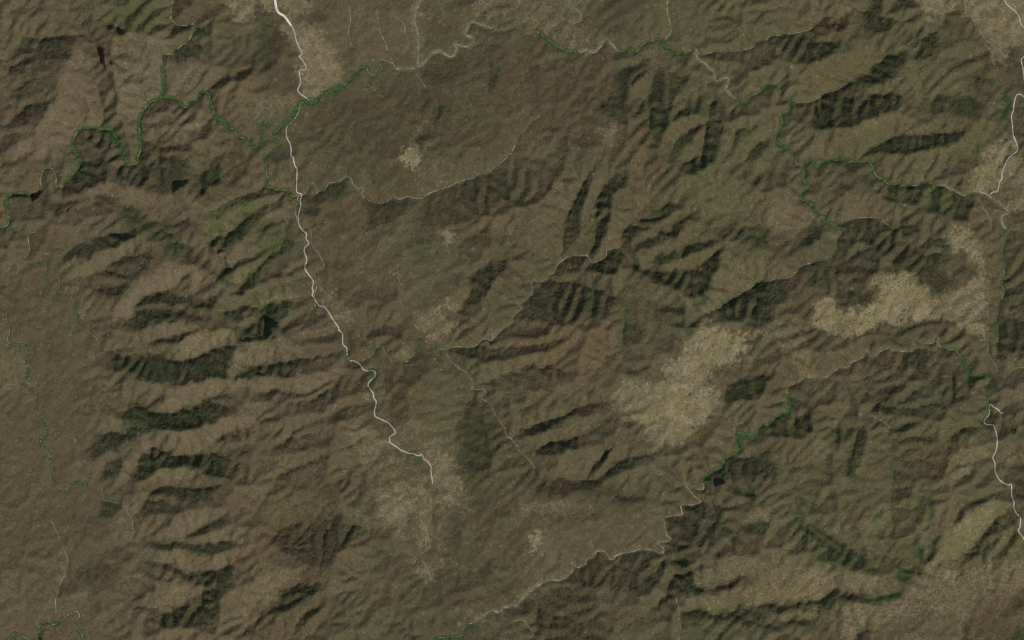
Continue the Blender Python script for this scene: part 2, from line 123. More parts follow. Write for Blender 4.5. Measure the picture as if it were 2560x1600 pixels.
# land: "sheet codes: outline"; s = how far the slope turns to the sun, g woods, t pale grass, o olive grass, r red soil, p pinkish scrub (tenths)
LAND = """
A1 s-5 g2: 60,700 30,650 180,420 400,360 600,330 730,350 700,450 660,560 560,660 400,720 200,830 150,940 130,880 200,770
A1 s-6 g2: 150,1100 200,1020 450,950 520,900 480,1020 400,1120 250,1160 70,1180
A1 s-4 g1: 20,1430 110,1270 200,1250 150,1330 60,1450
A1 s-3: 130,960 200,820 470,740 540,740 520,900 380,950
A1 s-8 g5: 960,150 1040,70 1050,90 990,150
A1 s-28: 1020,250 1060,235 1085,255 1060,285 1030,275
A1 s-26 g3: 1110,280 1140,270 1165,300 1160,330 1120,325
A1 s-10 g5: 1075,330 1130,290 1130,340
A1 s-6 g5: 1170,250 1220,150 1300,90 1290,120 1220,220
A1 s-6 g5: 1310,250 1400,150 1450,120 1430,160 1360,220
A1 s-6 g5: 1400,310 1440,270 1540,220 1500,290
A1 s-7 g6: 1600,260 1700,240 1800,240 1700,300 1640,330
A1 s-8 g8: 1820,370 1850,260 1950,230 1940,280 1880,350
A1 s-6 g6: 1650,500 1760,430 1900,420 1940,500 1890,560 1780,560 1700,600 1650,550
A1 s-4 g3: 1640,50 1780,0 1700,150 1650,190
A1 s-9: 1855,140 1870,150 1885,230 1870,235
A1 s-30: 950,470 975,460 985,540 1005,640 960,600 945,520
A1 s-18: 1045,560 1085,600 1060,615
A1 s-9: 765,320 800,345 860,370 930,430 925,445 850,400 780,355
A1 s-9: 1040,770 1110,880 1115,910 1095,880 1035,780
A1 s-6: 1000,1070 1010,1060 1015,1160 1005,1140
A1 s-5: 770,330 860,560 870,690 920,780 900,780 850,690 840,560 760,330
A1 s-5: 930,800 955,800 950,980 935,980
A1 s-1 r3: 765,330 800,240 1040,300 1100,480 1110,900 950,980 940,800 860,620
A1 s-4 g1: 710,930 760,880 780,950 730,960
A1 s-5 g3: 1020,1060 1050,1020 1120,1000 1080,1040
A1 s-8 g2: 1410,1050 1500,960 1600,940 1500,980 1400,1060
A1 s-9 g6: 1720,1080 1760,1020 1860,960 1930,870 1850,980
A1 s-7 g4: 1975,860 2010,900 2030,960 2000,900
A1 s-6 g5: 1960,820 2180,710 2400,640 2419,700 2200,800 2000,850
A1 s-5 g5: 1900,1250 1960,1120 2000,1100 1950,1300
A1 s-3 g2: 2150,600 2419,420 2419,640 2250,700
A1 s-4 g2: 2100,380 2240,330 2200,400
A1 s-4 g1: 730,1300 800,1240 1000,1240 1080,1290 1150,1440 1190,1512 760,1512 700,1400
A1 s-4 g2: 1340,1360 1500,1280 1600,1330 1700,1420 1650,1512 1330,1512
A1 s3 p7: 560,700 700,420 760,320 860,600 940,980 1010,1180 880,1200 700,1260 600,1500 200,1512 60,1512 150,1280 400,1150 530,900
A1 s2 p6 t1: 1060,330 1600,300 1600,460 1520,520 1540,900 1340,1080 1140,1160 1120,900 1060,500
A1 s-2: 1120,560 1200,490 1500,510 1400,540 1150,570
A1 s-2: 1220,640 1330,610 1480,640 1350,660
A1 s-2: 1130,770 1250,750 1500,790 1300,800
A1 o5: 850,0 1600,0 1600,200 1100,330 830,160
A1 t6: 2130,0 2419,0 2419,200 2200,200 2160,120
A1 s3 p5: 1560,560 1700,620 2000,560 1900,700 1750,900 1600,900 1570,700
A1 p4: 0,0 850,0 830,200 700,320 400,340 60,330
A1 s-6: 190,200 350,60 480,0 380,110 230,210
A1 s4: 170,190 340,30 400,0 330,90 200,220
A1 s-5: 240,380 420,340 600,300 450,360
A1 t2 p3: 1380,1270 1500,1150 1900,1000 1960,1080 1850,1300 1500,1260
A2 t7: 0,0 180,0 200,140 150,120 100,90 30,60
A2 t6 r2: 200,0 540,0 500,100 380,180 310,170 220,80
A2 t6 r2: 200,180 330,250 480,230 700,400 830,680 800,760 600,900 500,950 420,850 420,670 470,640 400,500 360,380 300,330 250,240
A2 t3: 0,950 300,860 420,930 340,1060 150,1120 0,1120
A2 s-3 g4: 0,180 100,100 200,200 270,280 260,450 230,560 100,700 0,650
A2 s-2 p2: 0,650 230,560 400,640 370,900 200,880 0,940
A2 s-2 g3: 500,100 650,100 700,200 520,230
A2 s-3 g2: 820,500 950,420 960,600 850,640
A2 p4: 650,100 1400,50 1480,200 1500,580 1000,600 750,560 700,300
A2 s-6 g7: 1700,1040 1760,1000 1780,1020 1700,1180 1660,1230
A2 s-4 g1: 1540,1290 1640,1240 1620,1340 1540,1420 1510,1380
A2 t10: 1370,1470 1400,1420 1470,1380 1540,1430 1560,1512 1370,1512
B2 t10: 1360,0 1550,0 1550,60 1500,90 1440,50
A2 t4: 1440,1400 1540,1180 1600,1120 1640,1130 1540,1320 1500,1400
A2 t4: 1540,1450 1620,1330 1650,1290 1640,1350 1600,1440 1550,1480
A2 t5: 1010,850 1050,800 1130,800 1150,840 1080,870
A2 t4: 1850,1300 1900,1310 1880,1340
A2 t4: 1730,150 1800,140 1770,220
A2 s-2: 560,990 900,900 1100,720 1600,640 1900,540 2419,330 2419,1400 1900,1500 600,1512 400,1300
A2 s-3 g4: 2200,560 2300,700 2230,900 2200,800
A2 s-2 g3: 2230,1020 2400,900 2380,1000 2250,1080
A2 s-2 g2: 1630,540 1800,520 1950,470 2000,700 1750,800 1550,720
A2 s-3 g4: 1560,860 1640,830 1640,1000 1570,1020
A2 t4: 1430,0 1650,0 1560,100 1540,560 1500,560 1500,250 1450,100
A2 t3: 2080,0 2419,0 2380,80 2150,200 2080,160
A2 s-5 g2: 2060,180 2200,170 2340,130 2200,190
A2 g3 s-2: 2200,290 2419,290 2419,360 2300,360
A3 t3: 300,0 680,0 660,200 560,330 900,360 820,470 640,480 540,470 300,330 0,230 0,0
A3 s-3: 100,170 250,100 380,60 300,160 180,200
A3 s-2 g1: 700,150 800,60 1350,0 1400,40 1250,140 1000,100
A3 g4: 710,410 760,400 800,440 740,440
A3 s-5 g5: 960,680 1100,640 1230,600 1280,540 1270,620 1220,710 1170,760 1120,950 1080,1080 1000,1100 880,1050 850,950 980,900 950,800
A3 s-7: 1215,650 1270,600 1270,640 1225,710
A3 s5: 1130,980 1140,800 1300,650 1360,600 1370,660 1290,780 1290,920 1150,1010
A3 s-5 g4: 1300,940 1310,760 1380,620 1470,640 1490,900 1400,1000
A3 s-5 g5: 1190,1010 1260,940 1330,990 1240,1060
A3 s-4 g6: 1250,1200 1330,1000 1500,1000 1480,1250 1400,1300
A3 s-4 g3: 1490,960 1500,680 1640,700 1740,680 1740,780 1650,880
A3 s5: 1520,1000 1700,880 1900,760 1850,860 1600,960 1530,1100
A3 s-4 g5: 1530,1080 1620,980 1780,900 1830,950 1830,1100 1750,1140 1640,1100
A3 s5: 1440,1320 1500,1150 1700,1120 1840,1160 1600,1250 1480,1380
A3 s-8 g5: 1500,1450 1540,1340 1620,1250 1800,1180 1900,1120 1850,1200 1680,1300 1580,1400 1480,1500
A3 s4: 1570,1440 1750,1290 1840,1220 1800,1340 1700,1512 1600,1512
A3 s-5 g5: 1780,1480 1800,1350 1850,1190 1930,1200 1990,1350 1960,1512 1780,1512
A3 s-4 g1: 1840,980 1870,930 1930,920 2130,1020 2140,1200 2050,1240 1990,1300 1900,1200 1850,1080
A3 s5: 1980,1500 2040,1290 2130,1170 2120,1260 2080,1400 1990,1512
A3 s-8 g6: 2080,1380 2110,1240 2340,1170 2240,1260 2120,1400 2060,1512 1990,1512
A3 s5: 2160,1512 2230,1340 2419,1180 2419,1280 2280,1400 2200,1512
A3 s-7 g4: 2210,1512 2280,1380 2419,1300 2419,1400 2300,1512
A3 s-3 g1: 2060,620 2150,600 2419,500 2419,560 2200,720 2100,900
A3 t4: 850,1200 980,1150 1000,1350 880,1400
A3 s-3: 480,1260 640,1290 800,1240 820,1400 640,1440
A3 s-2 r2: 0,600 900,520 950,900 850,1200 700,1300 300,1350 100,1512 0,1200
A3 s-3 g3: 120,640 200,560 260,640 180,680
A3 s-4 g2: 200,1080 280,960 330,950 280,1060
A3 r4: 1000,1150 1250,1200 1300,1512 1000,1512
A3 o4: 1550,0 2419,0 2419,360 2300,400 1800,440 1600,300
A3 s-3 g5: 1990,170 2100,180 2120,240 2050,280
A4 s-5 g2: 0,380 200,350 480,300 500,400 750,400 900,310 850,400 750,490 550,550 350,600 200,540
A4 s-6 g2: 500,210 700,200 800,210 680,270 560,230
A4 s-7 g5: 870,150 950,60 1060,0 1100,60 1080,120 1190,270 1050,310 950,260
A4 s-8: 1070,210 1190,250 1190,280 1100,240
A4 s-5 g5: 1140,120 1250,40 1380,0 1400,40 1280,90 1200,180
A4 s-4 g4: 1200,230 1300,160 1400,150 1350,220 1250,260
A4 s4: 1230,170 1370,80 1390,120 1260,220
A4 s4: 560,560 800,480 950,400 1200,440 1000,620 700,780 500,900 200,980 150,900 400,600
A4 s-7 g5: 650,850 760,780 960,680 1000,610 1150,520 1300,480 1330,560 1200,700 1100,790 960,820 760,860
A4 s3: 880,860 1200,760 1400,680 1450,860 1200,880
A4 s-6 g4: 480,930 640,860 820,900 960,910 1180,870 1270,880 1260,1000 1150,1060 1000,1100 850,1180 680,1210 500,1250 400,1100
A4 s-8 g2: 920,950 1100,890 1200,870 1090,920 980,960
A4 s5: 420,1300 680,1230 900,1170 1170,1060 1280,1080 1230,1240 1050,1350 850,1450 700,1480 500,1490 350,1480
A4 s-7 g5: 880,1490 960,1400 1200,1310 1260,1280 1500,1270 1850,1230 1860,1280 1740,1400 1500,1420 1300,1480 1100,1430
A4 s-6 g5: 1320,440 1340,380 1440,260 1490,240 1480,300 1420,380 1340,460
A4 s-6 g5: 1350,560 1380,490 1480,330 1600,300 1620,430 1560,520 1440,620
A4 s5: 1320,490 1480,330 1510,300 1400,460
A4 s-6 g5: 1600,250 1780,70 1830,20 1760,110 1690,220
A4 s-4 g3: 1640,240 1700,200 1690,300
A4 s-8 g6: 1490,880 1620,740 1760,620 1730,690 1620,800
A4 s-8 g6: 1590,890 1760,740 1820,740 1700,840
A4 s5: 1560,860 1750,690 1780,740 1600,870
A4 s4: 1640,900 1820,750 1900,760 1800,850
A4 s-5 g4: 1640,640 1840,580 2060,510 1960,600 1850,640
A4 s3: 1620,560 1850,440 2020,420 2040,500 1850,560
A4 s-6 g4: 1960,780 1940,730 2060,700 2090,640 2070,750 1990,870
A4 s4: 1850,700 2050,580 2060,640 1950,710
A4 s-7 g2: 1880,810 1930,740 1950,760 1890,850
A4 s-5 g6: 1530,1000 1560,930 1700,900 1800,870 1900,900 2000,960 2050,1000 1960,1100 1800,1100 1640,1060
A4 s-4 g3: 1860,1200 1960,1090 2060,1050 1900,1240
A4 s-4 g9: 2200,930 2220,820 2260,850 2300,1000 2290,1170 2250,1120
A4 s-5 g5: 2060,480 2080,480 2100,620 2070,700
A4 t5: 1420,60 1480,0 1830,0 1780,60 1700,150 1600,230 1500,180
A4 t6: 1850,0 2419,0 2419,420 2300,460 2160,640 2080,480 2000,250 1880,150
A4 o6 g1: 1850,1260 2150,1230 2150,1400 2000,1500 1820,1450
A4 t6: 2010,1420 2150,1330 2300,1320 2340,1420 2250,1512 2000,1512
A4 s-3 g3: 2280,560 2320,450 2380,560 2350,700 2290,700
A4 s-3 g1: 2340,950 2419,930 2419,1512 2360,1400 2330,1200
A4 s-7 g3: 1340,1240 1350,1170 1370,1210 1360,1240
A4 s-5 g2: 1470,1170 1500,1150 1510,1180
A4 o3 t1: 1280,1080 1500,1020 1800,1150 1840,1210 1500,1270 1260,1260
A4 s2 p2: 0,0 860,0 880,130 480,190 300,280 0,320
B1 s-6 g4: 760,20 1060,0 1090,100 1000,210 820,260 740,320 600,340 560,280 700,160
B1 s-7 g4: 1080,150 1170,30 1200,80 1150,220 1130,230
B1 s-5 g3: 1180,200 1280,60 1520,0 1810,0 1800,130 1700,260 1620,320 1500,300 1300,280
B1 s-30 g2: 1640,290 1650,240 1730,210 1780,190 1775,230 1700,270 1650,300 1620,330
B1 s6 o3: 1810,0 1920,0 1860,150 1800,260
B1 s-5 g6: 1830,250 1950,130 2080,20 2110,0 2060,100 2100,200 2000,320 1960,260 1900,270
B1 s-18: 1890,290 1930,270 1950,300 1910,320
B1 s-16: 1955,355 1990,345 1975,385
B1 s-2: 390,290 420,110 460,90 510,220 530,290 440,350
B1 s-25 g3: 290,350 380,290 390,310 310,380
B1 s-15 g2: 75,370 100,325 200,325 280,345 180,340 110,350
B1 s-3: 90,350 290,330 400,390 460,560 300,640 100,600
B1 s-5 g5: 380,320 540,400 720,400 850,330 840,360 740,420 740,500 600,560 460,500 400,430
B1 s-6 g4: 860,380 960,350 1060,350 1090,400 1000,420 900,410
B1 g9 s-3: 1120,430 1160,425 1310,430 1310,455 1240,455 1160,445
B1 s-4 g6: 1100,440 1300,440 1360,520 1560,600 1700,760 1950,950 1960,1000 1850,1000 1650,900 1550,860 1400,700 1250,740 1200,620 1100,540
B1 s3 p6: 740,300 1000,210 1150,240 1350,330 1620,330 1850,350 1900,430 1400,420 1300,430 1050,350 860,340
B1 p4 s1: 1380,430 1900,430 1900,560 1600,580 1380,520
B1 s-4 g2: 1540,580 1700,570 1880,580 1880,690 1700,690 1600,640
B1 s-3 g1: 1600,500 1750,450 1900,440 1700,490
B1 s3 p6: 1680,740 1850,720 1900,700 1880,800 1800,800
B1 s-6 g5: 700,820 860,760 980,700 1190,690 1330,740 1250,760 1060,830 900,880 720,950 640,1000 560,940
B1 s4 p5: 820,920 1100,780 1350,760 1400,800 1100,920 1000,1040 820,1080 780,950
B1 s-4 g1: 1000,1040 1110,930 1300,850 1500,900 1560,980 1400,1080 1240,1160 1150,1100
B1 s-5 g3: 830,1080 900,1030 1100,1060 1250,1100 1150,1120 950,1060
B1 s-5 g4: 820,1320 860,1220 1060,1190 1240,1150 1220,1280 1100,1350 950,1300
B1 s6 p8: 1040,1512 1100,1350 1330,1160 1560,1010 1850,990 1900,1100 1750,1050 1700,1130 1700,1180 1500,1260 1360,1280 1250,1420 1180,1500
B1 s-6 g6: 1250,1420 1400,1280 1650,1250 1820,1330 2050,1300 2080,1380 1950,1420 1750,1400 1600,1350
B1 s-6 g4: 1180,1512 1280,1430 1500,1400 1720,1410 1800,1512
B1 s-10 g2: 1710,1130 1760,1070 1850,1050 1780,1100 1730,1150
B1 s-10: 1850,1190 1930,1100 1930,1125 1870,1190
B1 s4 t2: 1800,1180 1900,1090 1960,1080 1900,1160 1850,1230
B1 s-9 g5: 1820,1270 1960,1220 2030,1150 2020,1200 1900,1280
B1 s-5 g3: 1970,490 2100,400 2250,350 2419,300 2419,350 2250,400 2000,520
B1 s-6 g7: 2030,780 2100,700 2200,640 2419,480 2419,540 2260,720 2150,820 2060,870
B1 s-18 g2: 2055,870 2080,850 2140,860 2060,890
B1 s4 t2 o3: 1920,450 2100,380 2250,330 2100,470 2000,530 2150,600 2060,700 2000,850 1980,720
B1 s3 p3 t1: 2050,560 2250,400 2419,360 2419,470 2250,600 2150,650
B1 s3 p3: 2100,900 2300,720 2419,620 2419,880 2250,950 2150,1000
B1 s-18: 1975,800 2030,770 2040,810 2000,820
B1 s-25: 2110,930 2130,915 2145,940
B1 s-14: 1980,725 2030,735 2000,750
B1 s-9: 1950,690 1990,670 2000,690
B1 s-22: 2130,1040 2190,1020 2190,1045 2100,1060
B1 s-7 g7: 2040,1100 2170,1050 2210,1080 2150,1170 2080,1180
B1 s-5 g5: 2170,1030 2250,960 2419,900 2419,930 2260,1000
B1 s-7 g7: 2210,1250 2300,1180 2419,1020 2419,1130 2340,1240 2280,1290 2170,1300
B1 s-14: 2240,1270 2320,1260 2310,1285
B1 s4 t2: 2020,1080 2150,1000 2100,900 2050,900 2000,1000
B1 s4 t1 o2: 2180,1200 2260,1010 2400,960 2300,1130
B1 s-6 g4: 2100,1450 2300,1380 2419,1400 2300,1480 2200,1512
B1 s-8: 2100,1430 2170,1390 2260,1380 2180,1410
B1 s-4 g2: 1580,1500 1700,1450 1850,1440 1950,1480 2100,1512
B1 s4 o3: 2150,1450 2240,1370 2419,1300 2400,1350
B1 p3: 0,0 560,280 380,280 350,300 60,340 0,600
B1 p3 o1: 100,760 240,740 260,950 500,1000 200,1100 0,1000 0,700
B1 p2 t2: 740,950 830,1080 820,1250 700,1250 600,1100
B1 t5: 760,1370 830,1360 850,1480 790,1470
B2 s-5 g5: 0,640 100,590 200,570 100,660 0,720
B2 s-4 g4: 280,760 320,640 350,660 320,780
B2 s-6 g6: 0,1130 30,980 150,880 330,760 380,760 300,880 150,960 60,1020
B2 s2 t2 r2: 80,0 240,150 350,300 100,230
B2 t3 r1: 120,420 300,330 350,500 200,560 60,560
B2 s-2: 500,600 850,360 1000,560 1300,560 1250,700 1000,900 700,900 600,720
B2 s-5 g5: 430,330 560,330 700,230 880,170 870,330 700,380 540,540 450,500
B2 s-5 g2: 960,300 1130,410 1300,380 1500,370 1450,470 1250,620 1080,620 1030,480
B2 s-4 g2: 1500,520 1550,420 1650,330 1850,260 1950,200 2100,170 2419,80 2419,450 2200,560 1950,640 1750,600 1530,720
B2 s-7 g1: 1080,120 1120,130 1130,220 1090,200
B2 s3: 870,150 1080,100 1120,260 1200,380 1060,370 960,280
B2 s2: 1550,80 2100,20 2250,0 2200,110 1900,190 1600,320 1500,350
B2 s-2 g5: 1220,390 1450,380 1420,440 1280,450
B2 s-4 g3: 680,960 900,950 860,1080 720,1060
B2 t7: 1750,660 1850,660 1880,780 1790,810
B2 t4: 570,760 600,750 620,830 600,850
B2 t4: 560,1390 640,1390 720,1512 660,1490
B2 t5: 1275,1000 1340,1060 1390,1220 1370,1220 1310,1090
B2 t3: 1370,750 1400,740 1400,800 1375,800
B2 t4: 1440,1440 1510,1420 1700,1440 1800,1300 1880,1350 1800,1512 1440,1512
B2 o4: 1300,560 1480,480 1530,680 1380,720 1250,900 1150,880 1200,700
B2 g3: 1500,700 1700,650 1760,900 1600,1000 1450,850
B2 s-5 g2: 1920,1370 1980,1300 2030,1150 2080,1030 2260,980 2380,880 2419,870 2419,1050 2200,1250 2100,1400 1880,1480
B2 s4: 1750,1400 1900,1180 2060,1010 2080,1040 1980,1270 1870,1420
B2 s3: 2080,1010 2200,850 2419,760 2380,870 2260,970
B2 s-3 r1: 1880,850 1980,700 2200,640 2300,760 2080,860 2060,960
B2 r5 s1: 1900,520 2419,420 2419,640 2250,680 1950,640
B2 s4 t3: 0,1450 60,1280 400,1260 480,1300 250,1330 60,1400
B2 s-6 g7: 0,1410 120,1350 260,1320 400,1310 300,1380 220,1430 200,1512 50,1512
B2 g10: 540,1290 590,1375 560,1390 535,1360
B2 s-3: 900,1280 1000,1150 1300,1150 1350,1300 1200,1450 1000,1450
B2 g9: 450,620 500,620 500,650 460,650
B2 s-4 g2: 560,340 640,300 540,580 510,620 480,500
B2 t4: 560,1000 640,1200 900,1400 950,1512 750,1512 600,1300
B3 s-5 g3: 480,750 490,580 560,440 580,300 700,170 790,60 810,30 760,200 700,350 660,620 620,720 500,850
B3 s4: 650,700 720,300 820,0 880,0 870,150 800,330 770,560 720,700 640,850
B3 s-6 g3: 750,870 720,820 770,700 790,500 800,350 860,240 960,160 1110,160 1080,230 950,310 950,450 960,570 880,700 810,860
B3 s4: 840,860 960,640 1000,400 1200,270 1350,250 1300,500 1200,590 1080,620 1020,820
B3 s-5 g5: 1030,810 1050,640 1200,590 1350,450 1480,370 1560,400 1590,470 1500,540 1350,600 1200,710 1100,790
B3 s4: 1100,790 1350,620 1620,470 1590,560 1480,640 1300,690
B3 s-7 g5: 1110,840 1220,770 1350,700 1500,650 1580,590 1620,500 1690,510 1690,570 1600,680 1450,780 1300,840 1180,880 1100,910
B3 s5: 1140,910 1400,810 1600,690 1700,590 1740,620 1600,800 1400,880 1350,970 1310,1020 1180,1010
B3 s-7: 1570,840 1680,750 1650,800
B3 s-7 g4: 1350,960 1400,900 1560,850 1700,790 1830,750 1920,750 1900,800 1780,860 1620,940 1450,970
B3 s6 o2: 1390,1020 1600,950 1800,880 1990,790 1850,950 1700,1020 1500,1050
B3 s-6 g5: 1130,930 1200,1010 1400,1050 1560,1055 1740,1010 1850,950 1960,830 2020,850 1990,1000 1960,1060 1850,1080 1900,1150 1890,1220 1840,1380 1740,1400 1690,1260 1600,1250 1450,1200 1250,1100 1110,1150
B3 s4: 1160,1160 1450,1200 1600,1280 1690,1330 1700,1400 1500,1360 1330,1330
B3 s3: 1640,1120 1880,1130 1900,1160 1700,1160
B3 s-4 g1: 420,1080 430,1000 600,920 700,910 740,1000 720,1060
B3 s-6 g4: 740,990 890,910 960,840 1100,880 1000,1010 960,1090 800,1060
B3 s3: 980,1100 1100,900 1130,920 1100,1160 1000,1150
B3 s3: 420,1100 700,1090 1000,1130 1150,1250 1000,1270 750,1180 500,1120
B3 s-5 g1: 130,1400 190,1250 350,1130 500,1130 750,1180 900,1240 1010,1280 1000,1400 900,1512 60,1512
B3 g8 s-3: 720,1300 780,1300 790,1420 740,1490 700,1440
B3 g10 s-3: 1060,1380 1090,1400 1080,1512 1040,1512
B3 s3: 200,560 450,330 700,160 560,420 480,600 480,850 300,1000 100,1200 0,1350 0,900
B3 s-3 g2: 0,0 400,0 400,180 300,420 100,480 0,400
B3 g6: 20,30 70,40 90,90 60,110
B3 s-3: 0,830 180,820 200,900 80,930 0,920
B3 s-6 g7: 1600,30 1700,0 1870,0 1900,40 1820,120 1700,160 1640,110
B3 s-6 g5: 2300,220 2400,100 2419,110 2340,230
B3 s4: 2200,120 2419,10 2419,60 2300,130
B3 s-5 g6: 2080,720 2070,660 2250,660 2419,640 2419,790 2250,800 2130,760
B3 s-5 g5: 2080,620 2200,560 2250,580 2150,630
B3 s2 o5: 1330,350 1480,250 1520,200 1700,160 1900,80 2200,200 2400,400 2350,500 2100,560 1900,600 1750,500 1600,400 1450,370 1370,430
B3 r4: 1080,20 1400,0 1450,200 1300,300 1150,300
B3 s-6 g5: 1950,1430 2000,1360 2140,1270 2240,1220 2330,1150 2419,1150 2419,1512 1960,1512
B3 s3 t1 o3: 1900,1160 1960,1080 2000,950 2419,900 2419,1100 2200,1230 2050,1330 1850,1430 1760,1450
B3 g6: 980,1280 1010,1280 1030,1320 1000,1330
B3 s-4 g4: 1320,1340 1520,1380 1700,1480 1740,1512 1330,1512
B3 t5: 1870,1310 1885,1310 1885,1335 1870,1335
B3 t4: 215,570 240,500 270,500 240,570
B4 s-4 g5: 1130,240 1300,240 1420,260 1700,270 1850,340 1920,350 1930,500 1880,650 1820,620 1760,540 1660,540 1560,520 1400,500 1250,460 1120,380
B4 s-4 g6 r4: 1810,380 1920,370 1920,520 1870,650 1810,600 1760,540
B4 s6: 1470,300 1520,300 1520,480 1480,470
B4 s5: 1290,290 1320,290 1320,420 1295,420
B4 s5: 1690,300 1740,310 1700,480 1680,460
B4 s4 p2: 780,340 1000,320 1300,500 1180,560 1100,580 1000,540 760,550 700,450
B4 s-4 g3: 1100,600 1300,540 1450,620 1480,700 1350,780 1290,720 1200,650
B4 s3: 1110,600 1250,510 1320,540 1230,640
B4 s-4 g3: 620,610 760,570 1000,550 1200,650 1270,720 1200,900 1080,900 1000,860 900,800 700,820 690,700
B4 s-4 g2: 210,500 330,460 340,560 250,590
B4 s-6 g3: 100,130 200,130 150,190
B4 s-7 g3: 0,110 30,60 50,50 30,180 0,200
B4 s-5 g4: 640,200 800,240 740,300 660,270
B4 s-6 g6: 280,760 400,670 510,600 540,650 470,780 330,860
B4 s4: 330,880 480,790 540,680 640,680 620,860 560,930 420,960 250,930
B4 s3 p3 t1: 0,400 200,300 300,400 500,560 250,700 0,750
B4 s-4 g1: 700,820 980,830 1080,1000 1070,1100 1000,1160 850,1160 640,1050 660,930
B4 s-4 g4: 0,1180 100,1130 200,1120 150,1250 0,1400
B4 s-4 g4: 390,1000 500,950 620,980 700,1100 600,1250 520,1250 420,1200
B4 s-4 g2: 600,1320 720,1200 900,1250 1100,1330 1090,1380 930,1370 860,1400 830,1440 700,1440 620,1370
B4 s-5 g5: 560,1260 700,1190 800,1200 650,1240 580,1290
B4 s-5 g4: 1150,880 1280,810 1400,820 1520,920 1650,830 1710,850 1700,950 1600,1000 1650,1110 1800,1130 1800,1200 1700,1280 1600,1300 1450,1180 1400,1100 1300,1080 1180,1050
B4 s-4: 1440,800 1520,680 1700,650 1700,750 1680,800 1710,840 1600,860
B4 s-4 g2: 1740,1060 1800,1000 1900,960 1990,1070 1900,1140 1780,1120
B4 s3: 1280,740 1480,700 1440,800 1330,790
B4 t8: 1700,760 1740,640 1820,630 1870,660 1950,680 1960,800 1980,900 1990,960 1900,860 1800,850 1730,850 1680,790
B4 t6 r1: 1900,860 1980,880 2040,1000 2070,1080 2060,1512 1560,1512 1540,1300 1650,1320 1790,1200 1880,1140 1990,1110 1950,980
B4 t9: 1000,1180 1090,1090 1330,1070 1430,1090 1470,1200 1560,1300 1550,1512 450,1512 450,1400 520,1330 620,1330 700,1430 830,1440 880,1370 1080,1370 1060,1280
B4 s-2 g3: 2250,680 2419,640 2419,1100 2300,1200 2240,1400 2180,1450 2300,1430 2419,1450 2419,1512 2180,1512 2240,1250 2240,900
B4 s-3 g3: 2240,1200 2419,1210 2419,1400 2260,1410
B4 s3 g2: 2080,1100 2230,1080 2200,1300 2070,1360
B4 o4: 1950,700 2200,690 2220,1000 2050,1020 1980,850
B4 t6: 1960,50 2240,0 2200,120 2170,290 2050,310 1960,280 1900,310 1930,180
B4 t5: 2230,0 2419,0 2419,500 2300,480 2200,350 2180,250
B4 s-3 o3 g2: 2180,230 2280,180 2400,260 2400,370 2300,420 2220,380
B4 t2: 100,960 280,960 250,1090 150,1100 0,1120 0,1000
B4 r3: 360,1100 440,1100 440,1512 370,1512
B4 s1 o3: 1020,0 1560,0 1480,190 1150,220 1040,130
B4 s-1 o2: 1570,20 1950,0 1950,200 1850,310 1700,240 1480,200
C1 s-6 g5: 1100,60 1300,0 2050,0 2040,70 1950,100 1880,30 1500,45 1350,110 1200,90
C1 s5 p7: 1280,200 1350,110 1500,50 1750,40 1880,40 1900,80 1700,130 1400,190
C1 s-5 g4: 1270,240 1450,190 1700,120 1900,80 1910,110 1750,170 1600,230 1400,220
C1 s5 p4 t2: 1600,350 1650,220 1900,120 2150,90 2230,180 2000,260 1900,310 1700,380
C1 s3 p4: 1150,270 1400,230 1600,240 1580,340 1400,330 1200,310
C1 s-6 g7: 2210,150 2250,80 2419,0 2419,200 2350,215 2240,190
C1 s-15: 2250,190 2350,210 2400,190 2340,175
C1 s5 o4: 2180,60 2330,0 2400,0 2250,90
C1 s-7 g7: 1000,340 1200,330 1450,340 1650,380 1850,350 2000,280 2200,230 2220,240 2150,560 1900,570 1700,610 1550,580 1400,550 1200,520 1080,430
C1 s2 t2: 2180,560 2220,230 2419,210 2419,440 2250,450
C1 s-7 g7: 2220,540 2250,480 2419,450 2419,530 2280,570
C1 s4 p6: 1180,700 1340,600 1480,560 1600,600 1380,760 1200,750
C1 s5 p7: 1430,850 1600,760 1700,620 1900,570 2419,530 2419,620 2100,680 1900,780 1700,870 1500,880
C1 s-4: 1400,800 1600,700 1690,690 1560,760
C1 s-4 g1: 1900,780 2050,700 2230,690 2200,720 2000,800
C1 s-7 g7: 1200,770 1350,800 1430,860 1650,870 1800,810 1920,790 2200,800 2160,900 1950,950 1870,1030 1780,1050 1600,1020 1450,1020 1320,1030 1200,1000 1160,900
C1 s4 p4: 920,1090 960,960 1080,900 1180,930 1150,1030
C1 s-6 g6: 870,1180 930,1100 1100,1040 1300,1030 1270,1120 1150,1200 1000,1250 880,1330 830,1250
C1 s5 p7: 1150,1512 1180,1350 1300,1200 1500,1080 1900,1050 2200,920 2419,880 2419,980 2150,1100 2000,1220 1880,1280 1700,1290 1550,1230 1430,1210 1370,1260 1280,1350 1200,1512
C1 s-6 g2: 2000,1200 2150,1080 2380,980 2380,1050 2150,1170
C1 s4 p3: 2040,1270 2200,1180 2419,1090 2390,1120 2200,1220
C1 s-6 g3: 2080,1280 2250,1200 2380,1160 2370,1300 2150,1310
C1 s-7 g7: 1220,1512 1290,1330 1400,1220 1500,1220 1650,1290 1850,1290 2000,1270 2130,1300 2160,1400 2340,1350 2330,1400 2200,1450 2100,1500 1900,1440 1700,1370 1520,1400 1400,1500
C1 s4 t2 p3: 1400,1512 1540,1400 1700,1380 1880,1450 1700,1512
C1 s-6 g4: 960,1512 1000,1350 1150,1290 1150,1350 1080,1512
C1 s3 p4: 780,1400 1000,1280 990,1370 940,1450
C1 g4: 640,200 740,180 730,290 640,270
